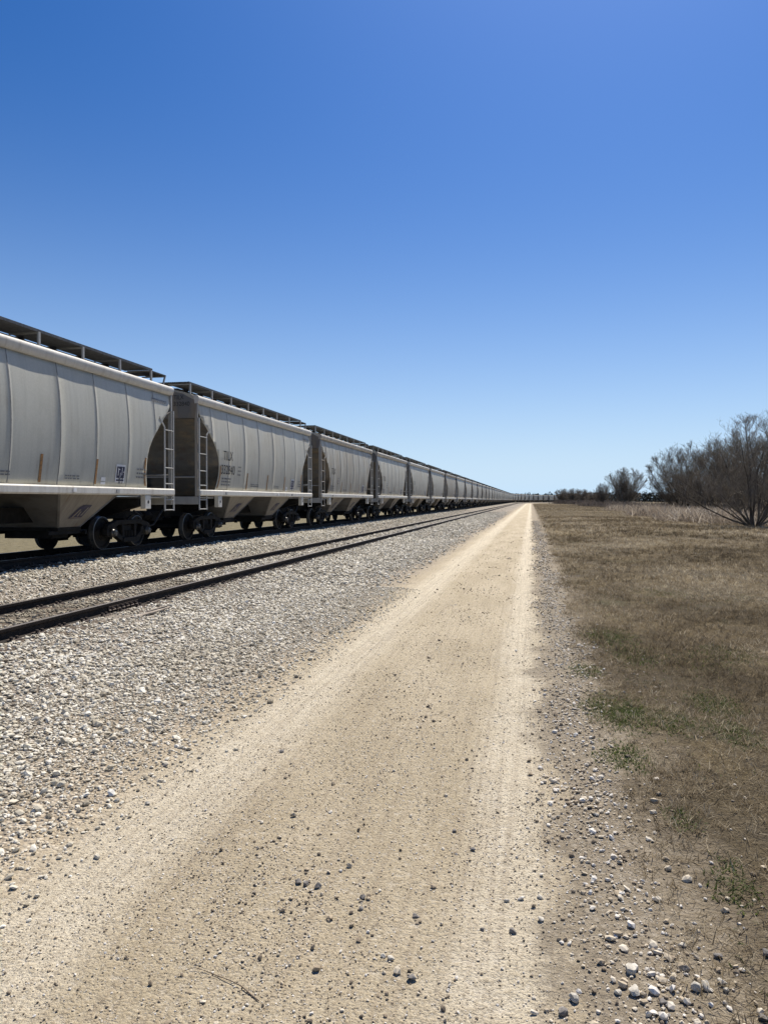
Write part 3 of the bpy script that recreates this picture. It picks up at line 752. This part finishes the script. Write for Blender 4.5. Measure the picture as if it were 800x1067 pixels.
def make_car(pm, first=False):
    root = empty('covered_hopper_car'); tag(root, None, 'rail car', 'hopper cars of the standing freight train')
    sides = [side_sheet(sg, pm, root) for sg in (1, -1)]
    side = sides[0]
    # weld seams
    for q in SEAMS:
        sm_ = MB()
        zs = [z for z in np.linspace(ZB + .01, ZT, 18) if HB - trim(z) > abs(q) + .03]
        for a, b in zip(zs[:-1], zs[1:]):
            x0, x1 = side_x(a) + .010, side_x(b) + .010
            sm_.add([(x0 + .003, q - .014, a), (x0 + .003, q + .014, a), (x1 + .003, q + .014, b), (x1 + .003, q - .014, b)], [(0, 1, 2, 3)])
        sm_.build('weld_seam', M['greyletter'], side)
    # amber strips low on the side
    for y in (-4.55, -2.05, .1, 2.15, 4.55):
        if abs(y) > 4:
            sg = 1 if y > 0 else -1; ed = lambda z: sg * (HB - trim(z) - .06)
            zz = [1.62, 1.85, 2.1, 2.35]; poly = [(ed(z), z) for z in zz] + [(ed(z) - sg * .085, z) for z in zz[::-1]]
        else: poly = quad(y, y + .085, 1.62, 2.2)
        decal('amber_strip', M['amber'], side, [poly], 1, .016)
    # lettering
    if not first:
        a = lettering('TILX', -4.28, 2.56, .30, .80, M['black'], side)
    decal('small_lettering', M['greyletter'], side, lines(-4.3, 1.98, .75, 3, .05, .1, 2) + lines(-1.6, 1.82, .8, 2, .03, .06, 3) + lines(1.0, 1.80, .55, 2, .03, .06, 4) + lines(3.2, 1.8, .2, 2, .06, .09, 5)
          + lines(4.05, 2.06, .45, 3, .045, .1, 6) + lines(4.9, 3.98, .85, 2, .03, .05, 7) + lines(-2.95, 2.4, .28, 3, .05, .13, 8), 1, .017)
    # square decal near the far end
    d = decal('square_decal', M['white'], side, [quad(3.05, 3.47, 1.68, 2.12)], 1, .016)
    decal('decal_print', M['navy'], side, [quad(3.09, 3.43, 1.79, 2.07), quad(3.09, 3.43, 1.715, 1.755)], 1, .0195)
    decal('decal_stroke', M['white'], side, [quad(3.14, 3.165, 1.85, 2.04), quad(3.24, 3.26, 1.80, 1.92), quad(3.31, 3.33, 1.86, 2.05), quad(3.16, 3.22, 1.99, 2.01), quad(3.37, 3.41, 1.93, 1.95)], 1, .023)
    decal('data_plate', M['white'], side, [quad(2.42, 2.62, 1.70, 1.79), quad(2.42, 2.62, 1.60 + .02, 1.68)], 1, .016)
    # roof and the rounded top chords
    rf = MB(); pts = ROOF + [(-x, z) for x, z in ROOF[-2::-1]]
    rf.prism(pts + [(-1.40, 4.30), (1.40, 4.30)], -HB, HB, 'y', True); rf.build('roof', pm, root, sharp=30)
    for sg in (-1, 1):
        c = MB(); c.prism([(sg * x, z) for x, z in CHORD], -HB - .012, HB + .012, 'y', True); c.build('top_chord', M['sill'], root, sharp=35)
    h = MB(); h.prism([(-.47, 4.60), (-.45, 4.78), (-.38, 4.80), (.38, 4.80), (.45, 4.78), (.47, 4.60)], -HB + .95, HB - .95, 'y')
    for k in range(9): h.box(-.56, .56, -HB + 1.3 + k * 1.14, -HB + 1.36 + k * 1.14, 4.60, 4.812)
    h.build('roof_hatch', M['grating'], root)
    # running boards on posts
    rb = empty('running_board', (0, 0, 0), 0, root)
    g = MB()
    for sg in (-1, 1):
        for k in range(12): x = sg * (.42 + k * .0675); g.box(x - .026, x + .026, -HB + .0, HB - .62, 4.815, 4.845)
        g.box(sg * 1.2 - .012, sg * 1.2 + .012, -HB, HB - .62, 4.79, 4.85)
        g.box(*(sorted((sg * .62, sg * 1.2)) + [HB - .60, HB + .2]), 4.77, 4.80)
    for k in range(8): y = -HB + .04 + k * .075; g.box(-.385, .385, y, y + .05, 4.815, 4.845)
    for k in range(8): y = HB - .58 + k * .085; g.box(-.60, .60, y, y + .055, 4.775, 4.80)
    g.build('grating', M['grating'], rb)
    for sg in (-1, 1):
        for y in list(np.linspace(-HB + .12, HB - .68, 8)) + [HB + .14]:
            p = MB(); zr = 4.49; top = 4.80 if y < HB else 4.77
            if y > HB: p.bar((sg * 1.2, y, top), (sg * 1.2, HB - .02, zr - .05), .045, .03)
            else: p.box(sg * 1.2 - .02, sg * 1.2 + .02, y - .035, y + .035, zr - .06, top)
            p.box(*sorted((sg * .5, sg * 1.19)), y - .02, y + .02, top - .035, top - .002); p.build('support', M['grey_metal'], rb)
    # ends: wall, slope sheet, posts, sill, ladder rails
    for e in (-1, 1):
        E = lambda s: e * (HB - s)
        w = MB(); w.prism([(-1.40, 3.74), (1.40, 3.74), (1.47, 4.18), (1.40, 4.28), (1.0, 4.49), (.5, 4.60), (0, 4.63), (-.5, 4.60), (-1.0, 4.49), (-1.40, 4.28), (-1.47, 4.18)], *sorted((E(-.003), E(.02))), 'y')
        w.build('end_wall', M['slope'] if not first else pm, root)  # later cars' end walls have shade painted into the colour
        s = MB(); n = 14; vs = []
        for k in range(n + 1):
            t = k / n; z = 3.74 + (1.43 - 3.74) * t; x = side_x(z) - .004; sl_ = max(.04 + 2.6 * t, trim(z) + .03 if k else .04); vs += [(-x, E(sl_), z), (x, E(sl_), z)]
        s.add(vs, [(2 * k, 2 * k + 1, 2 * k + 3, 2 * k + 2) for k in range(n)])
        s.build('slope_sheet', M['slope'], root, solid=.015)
        for sg in (-1, 1):
            c = MB(); c.box(sg * 1.44 - .045, sg * 1.44 + .045, *sorted((E(.0), E(.075))), 1.36, 4.2)
            c.build('corner_post', M['grey_metal'], root, bevel=.006)
            l = MB(); x = sg * 1.53; a, b = E(.03), E(.56)
            l.box(x - .012, x + .012, *sorted((a - .03, a + .03)), .95, 3.75)
            l.box(x - .012, x + .012, *sorted((b - .03, b + .03)), .95, 3.25)
            l.bar((x, b, 3.25), (sg * (side_x(3.5) + .01), E(.85), 3.5), .024, .05)
            for z in (3.18, 2.66, 2.14, 1.70, 1.26, .975): l.tube([(x, a, z), (x, b, z)], .016, 8)
            l.build('ladder', M['grey_metal'], root)
        es = MB(); es.box(-1.50, 1.50, *sorted((E(.002), E(.10))), 1.12, 1.355); es.box(-1.42, 1.42, *sorted((E(.11), E(1.35))), 1.30, 1.345); es.build('end_sill', M['grey_metal'], root, bevel=.008)
        hr = MB(); hr.tube([(-1.40, E(.06), 1.95), (1.40, E(.06), 1.95)], .02, 8)
        for x in (-.55, .55): hr.bar((x, E(.05), 1.36), (x, E(.05), 3.76), .07, .05)
        hr.build('end_rail', M['grey_metal'], root)
        cp = MB(); cp.prism([(-.17, .62), (.17, .62), (.17, .92), (-.17, .92)], *sorted((E(.35), E(-.35))), 'y'); cp.prism([(-.24, .66), (.10, .66), (.22, .80), (.10, .93), (-.24, .93)], *sorted((E(-.35), E(-.74))), 'y')
        cp.build('coupler', M['iron'], root, bevel=.02)
        ho = MB(); ho.tube([(.32, E(.05), .95), (.36, E(-.25), .80), (.30, E(-.5), .52), (.15, E(-.70), .45), (0.02, E(-.83), .50)], .028, 8); ho.build('air_hose', M['hose'], root)
        truck(root, e * (HB - 1.65))
    # frame under the body
    for sg in (-1, 1):
        s = MB(); x0, x1 = sorted((sg * 1.40, sg * 1.58))
        s.box(x0, x1, -HB + .02, HB - .02, 1.375, 1.565)
        o = s.build('side_sill', M['sill'], root, bevel=.035)
        for y in (-HB + 1.55, HB - 1.55):
            j = MB(); j.box(*sorted((sg * 1.42, sg * 1.56)), y - .15, y + .15, 1.02, 1.373); j.build('jacking_pad', M['sill'], o, bevel=.01)
            j = MB(); j.lathe([(0, .045), (.006, .045)] if sg > 0 else [(-.006, .045), (0, .045)], (sg * 1.562 - (.0 if sg > 0 else 0), y, 1.20), 'x', 12); j.build('pad_hole', M['black'], o)
        for y in (-4.1, 1.2, 3.0): MB().box(*sorted((sg * 1.581, sg * 1.60)), y - .06, y + .06, 1.43, 1.51).build('sill_bracket', M['grey_metal'] if y != 1.2 else M['white'], o)
    cs = MB(); cs.box(-.30, .30, -HB + .2, HB - .2, .74, 1.08); cs.build('center_sill', M['iron'], root)
    for e in (-1, 1):
        bo = MB(); y = e * (HB - 1.65); bo.prism([(-1.40, 1.30), (-1.40, 1.10), (-.3, .80), (.3, .80), (1.40, 1.10), (1.40, 1.30)], y - .14, y + .14, 'y')
        bo.build('body_bolster', M['iron'], root)
    pi = MB(); pi.tube([(-.97, -HB + 2.2, .5), (-1.0, -2, .46), (-1.0, 2, .46), (-.97, HB - 2.2, .5)], .022, 8); pi.lathe([(-.38, .16), (.38, .16)], (-.6, -HB + 2.75 + .2, 1.1), 'x', 16); pi.build('brake_pipe', M['iron'], root)
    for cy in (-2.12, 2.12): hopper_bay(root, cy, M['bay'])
    ins = MB(); ins.box(-1.38, 1.38, -HB + 2.72, HB - 2.72, 1.434, 1.46); ins.build('floor_sheet', M['slope'], root)
    return root

def make_far_car():
    """the same car with the pieces that still tell at a few dozen pixels"""
    root = empty('covered_hopper_car'); tag(root, None, 'rail car', 'hopper cars of the standing freight train')
    for sg in (1, -1): side_sheet(sg, M['paint_warm'], root)
    rf = MB(); pts = ROOF + [(-x, z) for x, z in ROOF[-2::-1]]; rf.prism(pts + [(-1.40, 4.30), (1.40, 4.30)], -HB, HB, 'y', True)
    rf.build('roof', M['paint_warm'], root, sharp=30)
    for sg in (-1, 1):
        c = MB(); c.prism([(sg * x, z) for x, z in CHORD], -HB - .012, HB + .012, 'y', True); c.build('top_chord', M['sill'], root, sharp=35)
    g = MB()
    for sg in (-1, 1):
        for k in range(12): x = sg * (.42 + k * .0675); g.box(x - .026, x + .026, -HB, HB + .2, 4.81, 4.845)
        for y in np.linspace(-HB + .12, HB - .1, 9): g.box(sg * 1.2 - .02, sg * 1.2 + .02, y - .035, y + .035, 4.43, 4.81)
    g.prism([(-.47, 4.60), (-.45, 4.78), (-.38, 4.80), (.38, 4.80), (.45, 4.78), (.47, 4.60)], -HB + .95, HB - .95, 'y')
    g.build('running_board', M['grating'], root)
    en = MB(); la = MB(); un = MB(); po = MB()
    for e in (-1, 1):
        E = lambda s: e * (HB - s)
        en.prism([(-1.40, 3.74), (1.40, 3.74), (1.47, 4.18), (1.40, 4.28), (1.0, 4.49), (.5, 4.60), (0, 4.63), (-.5, 4.60), (-1.0, 4.49), (-1.40, 4.28), (-1.47, 4.18)], *sorted((E(-.003), E(.02))), 'y')
        en.add([(-1.40, E(.04), 3.74), (1.40, E(.04), 3.74), (1.38, E(2.64), 1.43), (-1.38, E(2.64), 1.43)], [(0, 1, 2, 3)])
        for sg in (-1, 1):
            po.box(sg * 1.44 - .045, sg * 1.44 + .045, *sorted((E(0), E(.075))), 1.36, 4.2)
            x = sg * 1.53
            for s in (.03, .56): la.box(x - .015, x + .015, *sorted((E(s) - .03, E(s) + .03)), .95, 3.5)
            for z in (3.18, 2.66, 2.14, 1.70, 1.26, .975): la.box(x - .014, x + .014, *sorted((E(.03), E(.56))), z - .016, z + .016)
            # truck side
            y = e * (HB - 1.65); f0, f1 = sorted((sg * .95, sg * 1.09))
            un.prism([(y - 1.1, .36), (y - 1.1, .58), (y - .62, .74), (y + .62, .74), (y + 1.1, .58), (y + 1.1, .36), (y + .7, .36), (y + .36, .165), (y - .36, .165), (y - .7, .36)], f0, f1)
            for sy in (-1, 1): pr, c = wheel_mb(sg * .755, y + sy * .865, sg); un.lathe(pr, c, 'x', 20)
        po.box(-1.50, 1.50, *sorted((E(.002), E(.10))), 1.12, 1.355)
        un.prism([(-.17, .62), (.17, .62), (.17, .92), (-.17, .92)], *sorted((E(.35), E(-.74))), 'y')
    un.box(-.30, .30, -HB + .2, HB - .2, .74, 1.08)
    en.build('end_sheet', M['slope'], root); po.build('corner_post', M['grey_metal'], root); la.build('ladder', M['grey_metal'], root); un.build('running_gear', M['iron'], root)
    for sg in (-1, 1): MB().box(*sorted((sg * 1.40, sg * 1.58)), -HB + .02, HB - .02, 1.375, 1.565).build('side_sill', M['sill'], root)
    for cy in (-2.12, 2.12):
        zt, zb = 1.43, .55; m = MB()
        m.add([(-1.42, cy - 1.23, zt), (1.42, cy - 1.23, zt), (1.42, cy + 1.23, zt), (-1.42, cy + 1.23, zt), (-.84, cy - .42, zb), (.84, cy - .42, zb), (.84, cy + .42, zb), (-.84, cy + .42, zb)],
              [(0, 1, 5, 4), (1, 2, 6, 5), (2, 3, 7, 6), (3, 0, 4, 7), (4, 5, 6, 7), (0, 3, 2, 1)])
        m.build('hopper_bay', M['bay'], root)
    return root

LEN = 13.86
def place(o, k):
    s = 14.1 + LEN * k; x, y = path(-11.4, s); ph = max(0, s - Y0) / RAD
    o.location = (float(x), float(y), .40); o.rotation_euler = (0, 0, -ph)
LAB = ['nearest hopper car, cool grey, cut off by the left edge, with a square dark decal',
       'second hopper car, warm grey, lettered TILX 332840 in black',
       'third hopper car in line, directly behind the lettered car',
       'fourth hopper car in line, two behind the lettered car',
       'fifth hopper car in line counting from the nearest one',
       'sixth hopper car in line counting from the nearest one',
       'seventh hopper car in line counting from the nearest one',
       'eighth hopper car in line counting from the nearest one',
       'ninth hopper car in line counting from the nearest one',
       'tenth hopper car in line counting from the nearest one',
       'eleventh hopper car in line counting from the nearest one',
       'twelfth hopper car in line counting from the nearest one']
c0 = make_car(M['paint_cool'], True); place(c0, 0); c0['label'] = LAB[0]
c1 = make_car(M['paint_warm']); place(c1, 1); c1['label'] = LAB[1]
plain = copy_tree(c1); place(plain, 2); plain['label'] = LAB[2]
# the number belongs to the second car alone
sd = [c for c in c1.children if c.name.startswith('side_sheet')][0]
lettering('332840', -4.42, 2.10, .30, 1.15, M['black'], sd)
lettering('TILX', 0, 0, 0.13, .33, M['black'], c1, lambda a, b: (.72 + a, -HB - .012, 4.31 + b), 'end_lettering')
lettering('332840', 0, 0, 0.13, .52, M['black'], c1, lambda a, b: (.72 + a, -HB - .012, 4.11 + b), 'end_lettering')
for k in range(3, 10):
    o = copy_tree(plain); place(o, k); o['label'] = LAB[k]
far = make_far_car()
for k in range(10, 44):
    o = far if k == 10 else copy_tree(far); place(o, k)
    s = 14.1 + LEN * k
    o['label'] = LAB[k] if k < 12 else ('distant hopper car in the straight part of the train, beyond the twelfth car' if s < Y0 + 10 else 'tiny distant hopper car on the curve where the train bends right')

# ------------------------------------------------------------------ leafless trees and brush
def tubes_np(P0, P1, R0, R1, tone, k):
    n = len(P0); d = P1 - P0; d /= np.linalg.norm(d, axis=1, keepdims=True) + 1e-9
    u = np.where(np.abs(d[:, 2:3]) < .9, np.array([[0, 0, 1.]]), np.array([[1., 0, 0]]))
    a = np.cross(d, u); a /= np.linalg.norm(a, axis=1, keepdims=True); b = np.cross(a, d)
    t = np.arange(k) * 2 * PI / k
    ring = a[:, None, :] * np.cos(t)[None, :, None] + b[:, None, :] * np.sin(t)[None, :, None]
    v = np.concatenate([P0[:, None] + ring * R0[:, None, None], P1[:, None] + ring * R1[:, None, None]], 1)
    i = np.arange(k); j = (i + 1) % k
    f = np.stack([i, j, j + k, i + k], -1)[None] + (np.arange(n) * 2 * k)[:, None, None]
    return v.reshape(-1, 3), f.reshape(-1, 4), np.repeat(tone, 2 * k)

def grow(seed, height, spread, stems, n2=7, n3=6, n4=5, low=0.0, thick=1.0, dens=1.0, rx=.6):
    """a many-stemmed leafless tree: arching stems, side limbs, twigs; returns segment lists for trunk and crown"""
    rr = np.random.default_rng(seed); thickS, thinS = [], []
    def chain(p, d, length, r0, r1, nseg, wander, rise, store):
        pts = [p]; lim = rr.normal(1.0, .09)
        for k in range(nseg):
            if k and (p[0] ** 2 + p[1] ** 2) / (rx * height) ** 2 + ((p[2] - .42 * height) / (.56 * height)) ** 2 > lim:
                pts += [p] * (nseg - k); break
            d = d + rr.normal(0, wander, 3); d[2] += rise; d = d / np.linalg.norm(d)
            q = p + d * length / nseg; t0 = k / nseg; t1 = (k + 1) / nseg
            store.append((p, q, r0 + (r1 - r0) * t0, r0 + (r1 - r0) * t1)); p = q; pts.append(p)
        return pts, d
    for i in range(stems):
        az = 2 * PI * (i + rr.uniform(-.35, .35)) / stems; el = rr.uniform(.35, 1.12) if i % 4 else rr.uniform(.02, .35)
        el *= spread
        d = np.array([math.cos(az) * math.sin(el), math.sin(az) * math.sin(el), math.cos(el)])
        L = height * rr.uniform(.82, 1.0) * (1 - .10 * el)
        pts, dd = chain(np.array([.25 * math.cos(az), .25 * math.sin(az), -.1]), d, L, .085 * thick * rr.uniform(.8, 1.25), .012 * thick, 9, .07, .02, thickS)
        for j in range(int(n2 * dens * 1.6)):
            t = rr.uniform(.18 + low, .98); k = min(8, int(t * 9)); p = pts[k] + (pts[k + 1] - pts[k]) * (t * 9 - k)
            a2 = rr.uniform(0, 2 * PI); base = pts[k + 1] - pts[k]
            if np.linalg.norm(base) < 1e-6: continue
            base /= np.linalg.norm(base)
            side = np.array([math.cos(a2), math.sin(a2), rr.uniform(-.15, .7)]); side /= np.linalg.norm(side)
            d2 = base * rr.uniform(.5, 1.0) + side * rr.uniform(.55, .95); d2 /= np.linalg.norm(d2)
            L2 = L * rr.uniform(.22, .46) * (1.05 - .42 * t)
            st2 = thickS if (t < .45 and rr.uniform() < .4) else thinS
            p2, _ = chain(p, d2, L2, .024 * thick, .007 * thick, 5, .13, .035, st2)
            for m in range(n3):
                t3 = rr.uniform(.15, 1.0); k3 = min(4, int(t3 * 5)); q = p2[k3] + (p2[k3 + 1] - p2[k3]) * (t3 * 5 - k3)
                s3 = rr.normal(0, 1, 3); s3[2] = abs(s3[2]) * .8 + .1; s3 /= np.linalg.norm(s3)
                d3 = d2 * .75 + s3 * .85; d3 /= np.linalg.norm(d3)
                p3, _ = chain(q, d3, L2 * rr.uniform(.22, .5), .009 * thick, .005 * thick, 3, .16, .04, thinS)
                for w in range(n4):
                    q4 = p3[rr.integers(1, 4)]; s4 = rr.normal(0, 1, 3); s4[2] = abs(s4[2]) * .6; s4 /= np.linalg.norm(s4)
                    d4 = d3 * .7 + s4 * .8; d4 /= np.linalg.norm(d4)
                    chain(q4, d4, rr.uniform(.14, .42) * height / 8, .0065 * thick, .004 * thick, 1, .1, 0, thinS)
    return thickS, thinS

def tree_meshes(seed, **kw):
    A, B = grow(seed, **kw); out = []
    for S, k in ((A, 6), (B, 3)):
        P0 = np.array([x[0] for x in S]); P1 = np.array([x[1] for x in S]); R0 = np.array([x[2] for x in S]); R1 = np.array([x[3] for x in S])
        rr = np.random.default_rng(seed + 9)
        tone = np.clip(rr.beta(2, 2, len(S)) * .7 + (.25 if k == 3 else 0), 0, 1)
        out.append(tubes_np(P0, P1, R0, R1, tone, k))
    return out
def make_tree(name, meshes, loc, rz, sc, label, group, cat='tree'):
    t = empty(name, loc, rz); t.scale = sc; tag(t, label, cat, group)
    for nm, (v, f, tn) in zip(('trunk', 'crown'), meshes): np_mesh(nm, v, f, M['twig'], t, {'tone': tn}, smooth=True)
    return t
def clone_tree(src, loc, rz, sc, label):
    t = copy_tree(src); t.location = loc; t.rotation_euler = (0, 0, rz); t.scale = sc; t['label'] = label; return t
def ray_at(px, depth, z=None):
    """ground point in the photograph's column px at a given depth"""
    d = CR @ Vector(((px - 400) / F, 0, -1)); t = depth; p = CAM + d * t
    return (p.x, p.y, float(gz(p.x, p.y)) if z is None else z)
TG = 'leafless trees along the right side of the field'
near = make_tree('bare_tree', tree_meshes(3, height=8.3, spread=1.0, stems=20, n2=12, n3=8, n4=6, thick=.8, rx=.78), ray_at(786, 58), .6, (1, 1, 1),
                 'nearest bare dark tree with fanning stems, cut by the right edge', TG)
mid = make_tree('bare_tree', tree_meshes(8, height=10.4, spread=.95, stems=24, n2=14, n3=8, n4=6, thick=1.05, rx=.5), ray_at(712, 116), 0, (1, 1, 1),
                'bushy bare tree at the left end of the large clump of trees', TG)
clone_tree(mid, ray_at(739, 108), 2.1, (1.0, 1.0, .97), 'bushy bare tree in the middle of the large clump of trees')
clone_tree(mid, ray_at(772, 104), 4.2, (1.08, 1.08, 1.08), 'bushy bare tree hidden behind the nearest fanning tree')
clone_tree(mid, ray_at(812, 96), 5.2, (1.05, 1.05, 1.1), 'bare tree behind the nearest tree at the right edge')
small = make_tree('bare_tree', tree_meshes(33, height=10.6, spread=.95, stems=28, n2=12, n3=8, n4=6, thick=1.35, rx=.56), ray_at(651, 228), 1, (1.05, 1.05, 1.08),
                  'rounded bare tree standing alone left of the large clump', TG)
for px, dep, sc, rz, l in ((627, 262, (.5, .5, .72), .3, 'small thin bare tree just left of the lone rounded tree'),
                           (597, 420, (.95, .95, .78), 1.3, 'low dark distant tree right of where the train disappears'),
                           (586, 440, (.9, .9, .80), 2.9, 'low distant bush hiding the tail of the train'),
                           (608, 400, (.8, .8, .72), 4.4, 'distant bush between the farthest bushes and the small thin tree'),
                           (618, 360, (.7, .7, .52), 5.4, 'low distant shrub left of the small thin tree')):
    clone_tree(small, ray_at(px, dep), rz, sc, l)

# bleached weeds and grey brush at the foot of the trees
def tall(u, s, l, w, tone, lean): return (u, s, l, w, tone, lean)
parts = []
def weeds(poly_px, n, l0, l1, w0, w1, t0, t1, lean):
    (x0, d0), (x1, d1) = poly_px; t = rng.uniform(0, 1, n); dd = d0 + (d1 - d0) * t + rng.normal(0, 1, n) * (abs(d1 - d0) * .03 + 1.5); px = x0 + (x1 - x0) * t + rng.normal(0, 6, n)
    dirx = (px - 400) / F
    cx, cy = math.cos(YAW), math.sin(YAW)
    X = dirx * dd * cx - dd * cy; Y = dirx * dd * cy + dd * cx
    k = rng.uniform(0, 1, n) < .3 + .7 * lowf(X, Y, .35)
    X, Y = X[k], Y[k]; m = len(X)
    return (X, Y, rng.uniform(l0, l1, m), rng.uniform(w0, w1, m), np.clip(rng.beta(2, 2, m) * (t1 - t0) + t0, 0, 1), lean)
make_blades('dry_weeds', [weeds(((690, 74), (800, 62)), 9500, .6, 1.9, .03, .07, .05, 1.05, .85), weeds(((660, 100), (760, 78)), 8500, .6, 2.1, .035, .08, .05, 1.0, .85),
                          weeds(((640, 150), (720, 100)), 6500, .7, 2.0, .05, .10, 0, .95, .85), weeds(((740, 66), (830, 58)), 3000, .3, 1.0, .02, .04, .1, .9, .6),
                          weeds(((705, 72), (745, 68)), 260, 1.2, 2.2, .035, .06, .75, 1.1, 1.0)], M['reed'], 'tangled pale dead weeds at the foot of the trees', 'weeds')
make_blades('grey_brush', [weeds(((608, 260), (665, 170)), 3500, .8, 2.4, .06, .14, 0, .9, .5), weeds(((640, 190), (720, 125)), 3500, .8, 2.2, .05, .10, 0, .8, .5),
                           weeds(((580, 430), (640, 260)), 3500, 1.0, 3.0, .1, .25, 0, .6, .45), weeds(((690, 130), (830, 110)), 6000, 1.0, 2.6, .05, .10, 0, .6, .45)], M['brush'], 'grey leafless brush between the distant trees', 'brush')

# far wood along the horizon
def leaf_mass(centres, radii, per, size):
    n = len(centres) * per; c = np.repeat(centres, per, 0); r = np.repeat(radii, per, 0)
    d = rng.normal(0, 1, (n, 3)); d /= np.linalg.norm(d, axis=1, keepdims=True); q = rng.uniform(.3, 1.0, (n, 1)) ** .5
    p = c + d * q * r
    a = rng.normal(0, 1, (n, 3)); b = rng.normal(0, 1, (n, 3)); a /= np.linalg.norm(a, axis=1, keepdims=True); b /= np.linalg.norm(b, axis=1, keepdims=True)
    s = rng.uniform(.5, 1.2, (n, 1)) * size
    v = np.stack([p - a * s, p + b * s, p + a * s, p - b * s], 1).reshape(-1, 3); v[:, 2] = np.maximum(v[:, 2], -.6)
    return v, np.arange(n * 4).reshape(-1, 4), np.repeat(np.clip(rng.beta(2, 2, n), 0, 1), 4)
cs, rs = [], []
for px in np.arange(470, 1020, 2.4):
    for row in range(2):
        dep = (760 - max(0, px - 600) * .55) * rng.uniform(.95, 1.1); h = (10.2 if px > 600 else 9.2) * rng.uniform(.8, 1.12) * (.9 if row else 1)
        x, y, z = ray_at(px + rng.uniform(-2, 2), dep + row * 12, -.6); cs.append((x, y, h * .5 - .6)); rs.append((rng.uniform(3, 5.5), rng.uniform(3, 5), h * .52))
v, f, t = leaf_mass(np.array(cs), np.array(rs), 110, .75)
tag(np_mesh('far_wood', v, f, M['far_wood'], attrs={'tone': t}), 'dark low wood along the horizon', 'woods', None, 'stuff')

# ------------------------------------------------------------------ light
SUN_AZ, SUN_EL = R(10), R(54)       # azimuth to the right of the line of the track
w = bpy.data.worlds.new('World'); scene.world = w; w.use_nodes = True
nt = w.node_tree; sky = nt.nodes.new('ShaderNodeTexSky'); sky.sky_type = 'NISHITA'; sky.sun_disc = False
sky.sun_elevation = SUN_EL; sky.sun_rotation = SUN_AZ; sky.altitude = 600; sky.air_density = 1.0; sky.dust_density = .35; sky.ozone_density = 2.0
hs = nt.nodes.new('ShaderNodeHueSaturation'); hs.inputs['Saturation'].default_value = 1.36
ml = nt.nodes.new('ShaderNodeMix'); ml.data_type = 'RGBA'; ml.blend_type = 'MULTIPLY'; ml.inputs[0].default_value = 1; ml.inputs[7].default_value = (1.0, .985, 1.16, 1)
nt.links.new(sky.outputs[0], ml.inputs[6]); nt.links.new(ml.outputs[2], hs.inputs['Color'])
# the lowest degrees of a clear dry sky are pale blue, not yellow
tc = nt.nodes.new('ShaderNodeTexCoord'); sx = nt.nodes.new('ShaderNodeSeparateXYZ'); nt.links.new(tc.outputs['Generated'], sx.inputs[0])
m1 = nt.nodes.new('ShaderNodeMath'); m1.operation = 'SUBTRACT'; m1.use_clamp = True; m1.inputs[0].default_value = 1; nt.links.new(sx.outputs[2], m1.inputs[1])
mr = nt.nodes.new('ShaderNodeMath'); mr.operation = 'POWER'; nt.links.new(m1.outputs[0], mr.inputs[0]); mr.inputs[1].default_value = 5.5
mx = nt.nodes.new('ShaderNodeMix'); mx.data_type = 'RGBA'; nt.links.new(mr.outputs[0], mx.inputs[0]); nt.links.new(hs.outputs[0], mx.inputs[6]); mx.inputs[7].default_value = (7.1, 9.7, 12.3, 1)
# the brighter sky round the sun, which stands just above the picture
sd_ = Vector((math.sin(SUN_AZ) * math.cos(SUN_EL), math.cos(SUN_AZ) * math.cos(SUN_EL), math.sin(SUN_EL)))
vm = nt.nodes.new('ShaderNodeVectorMath'); vm.operation = 'DOT_PRODUCT'; nt.links.new(tc.outputs['Generated'], vm.inputs[0]); vm.inputs[1].default_value = sd_
mc = nt.nodes.new('ShaderNodeMath'); mc.operation = 'MAXIMUM'; nt.links.new(vm.outputs['Value'], mc.inputs[0]); mc.inputs[1].default_value = 0
mp = nt.nodes.new('ShaderNodeMath'); mp.operation = 'POWER'; nt.links.new(mc.outputs[0], mp.inputs[0]); mp.inputs[1].default_value = 9
ga = nt.nodes.new('ShaderNodeMix'); ga.data_type = 'RGBA'; ga.blend_type = 'ADD'; nt.links.new(mp.outputs[0], ga.inputs[0]); nt.links.new(mx.outputs[2], ga.inputs[6]); ga.inputs[7].default_value = (1.35, 2.3, 4.2, 1)
nt.links.new(ga.outputs[2], nt.nodes['Background'].inputs[0]); nt.nodes['Background'].inputs[1].default_value = .058
sl = bpy.data.lights.new('sun', 'SUN'); sl.energy = 5.0; sl.angle = R(.5); sl.color = (1, .925, .81)
so = bpy.data.objects.new('sun', sl); COL.objects.link(so)
to_sun = Vector((math.sin(SUN_AZ) * math.cos(SUN_EL), math.cos(SUN_AZ) * math.cos(SUN_EL), math.sin(SUN_EL)))
so.rotation_euler = to_sun.to_track_quat('Z', 'Y').to_euler(); so.location = to_sun * 50
scene.view_settings.view_transform = 'Standard'; scene.view_settings.look = 'None'; scene.view_settings.exposure = .48; scene.view_settings.gamma = 1
scene.render.engine = 'CYCLES'; scene.cycles.max_bounces = 6; scene.cycles.diffuse_bounces = 3
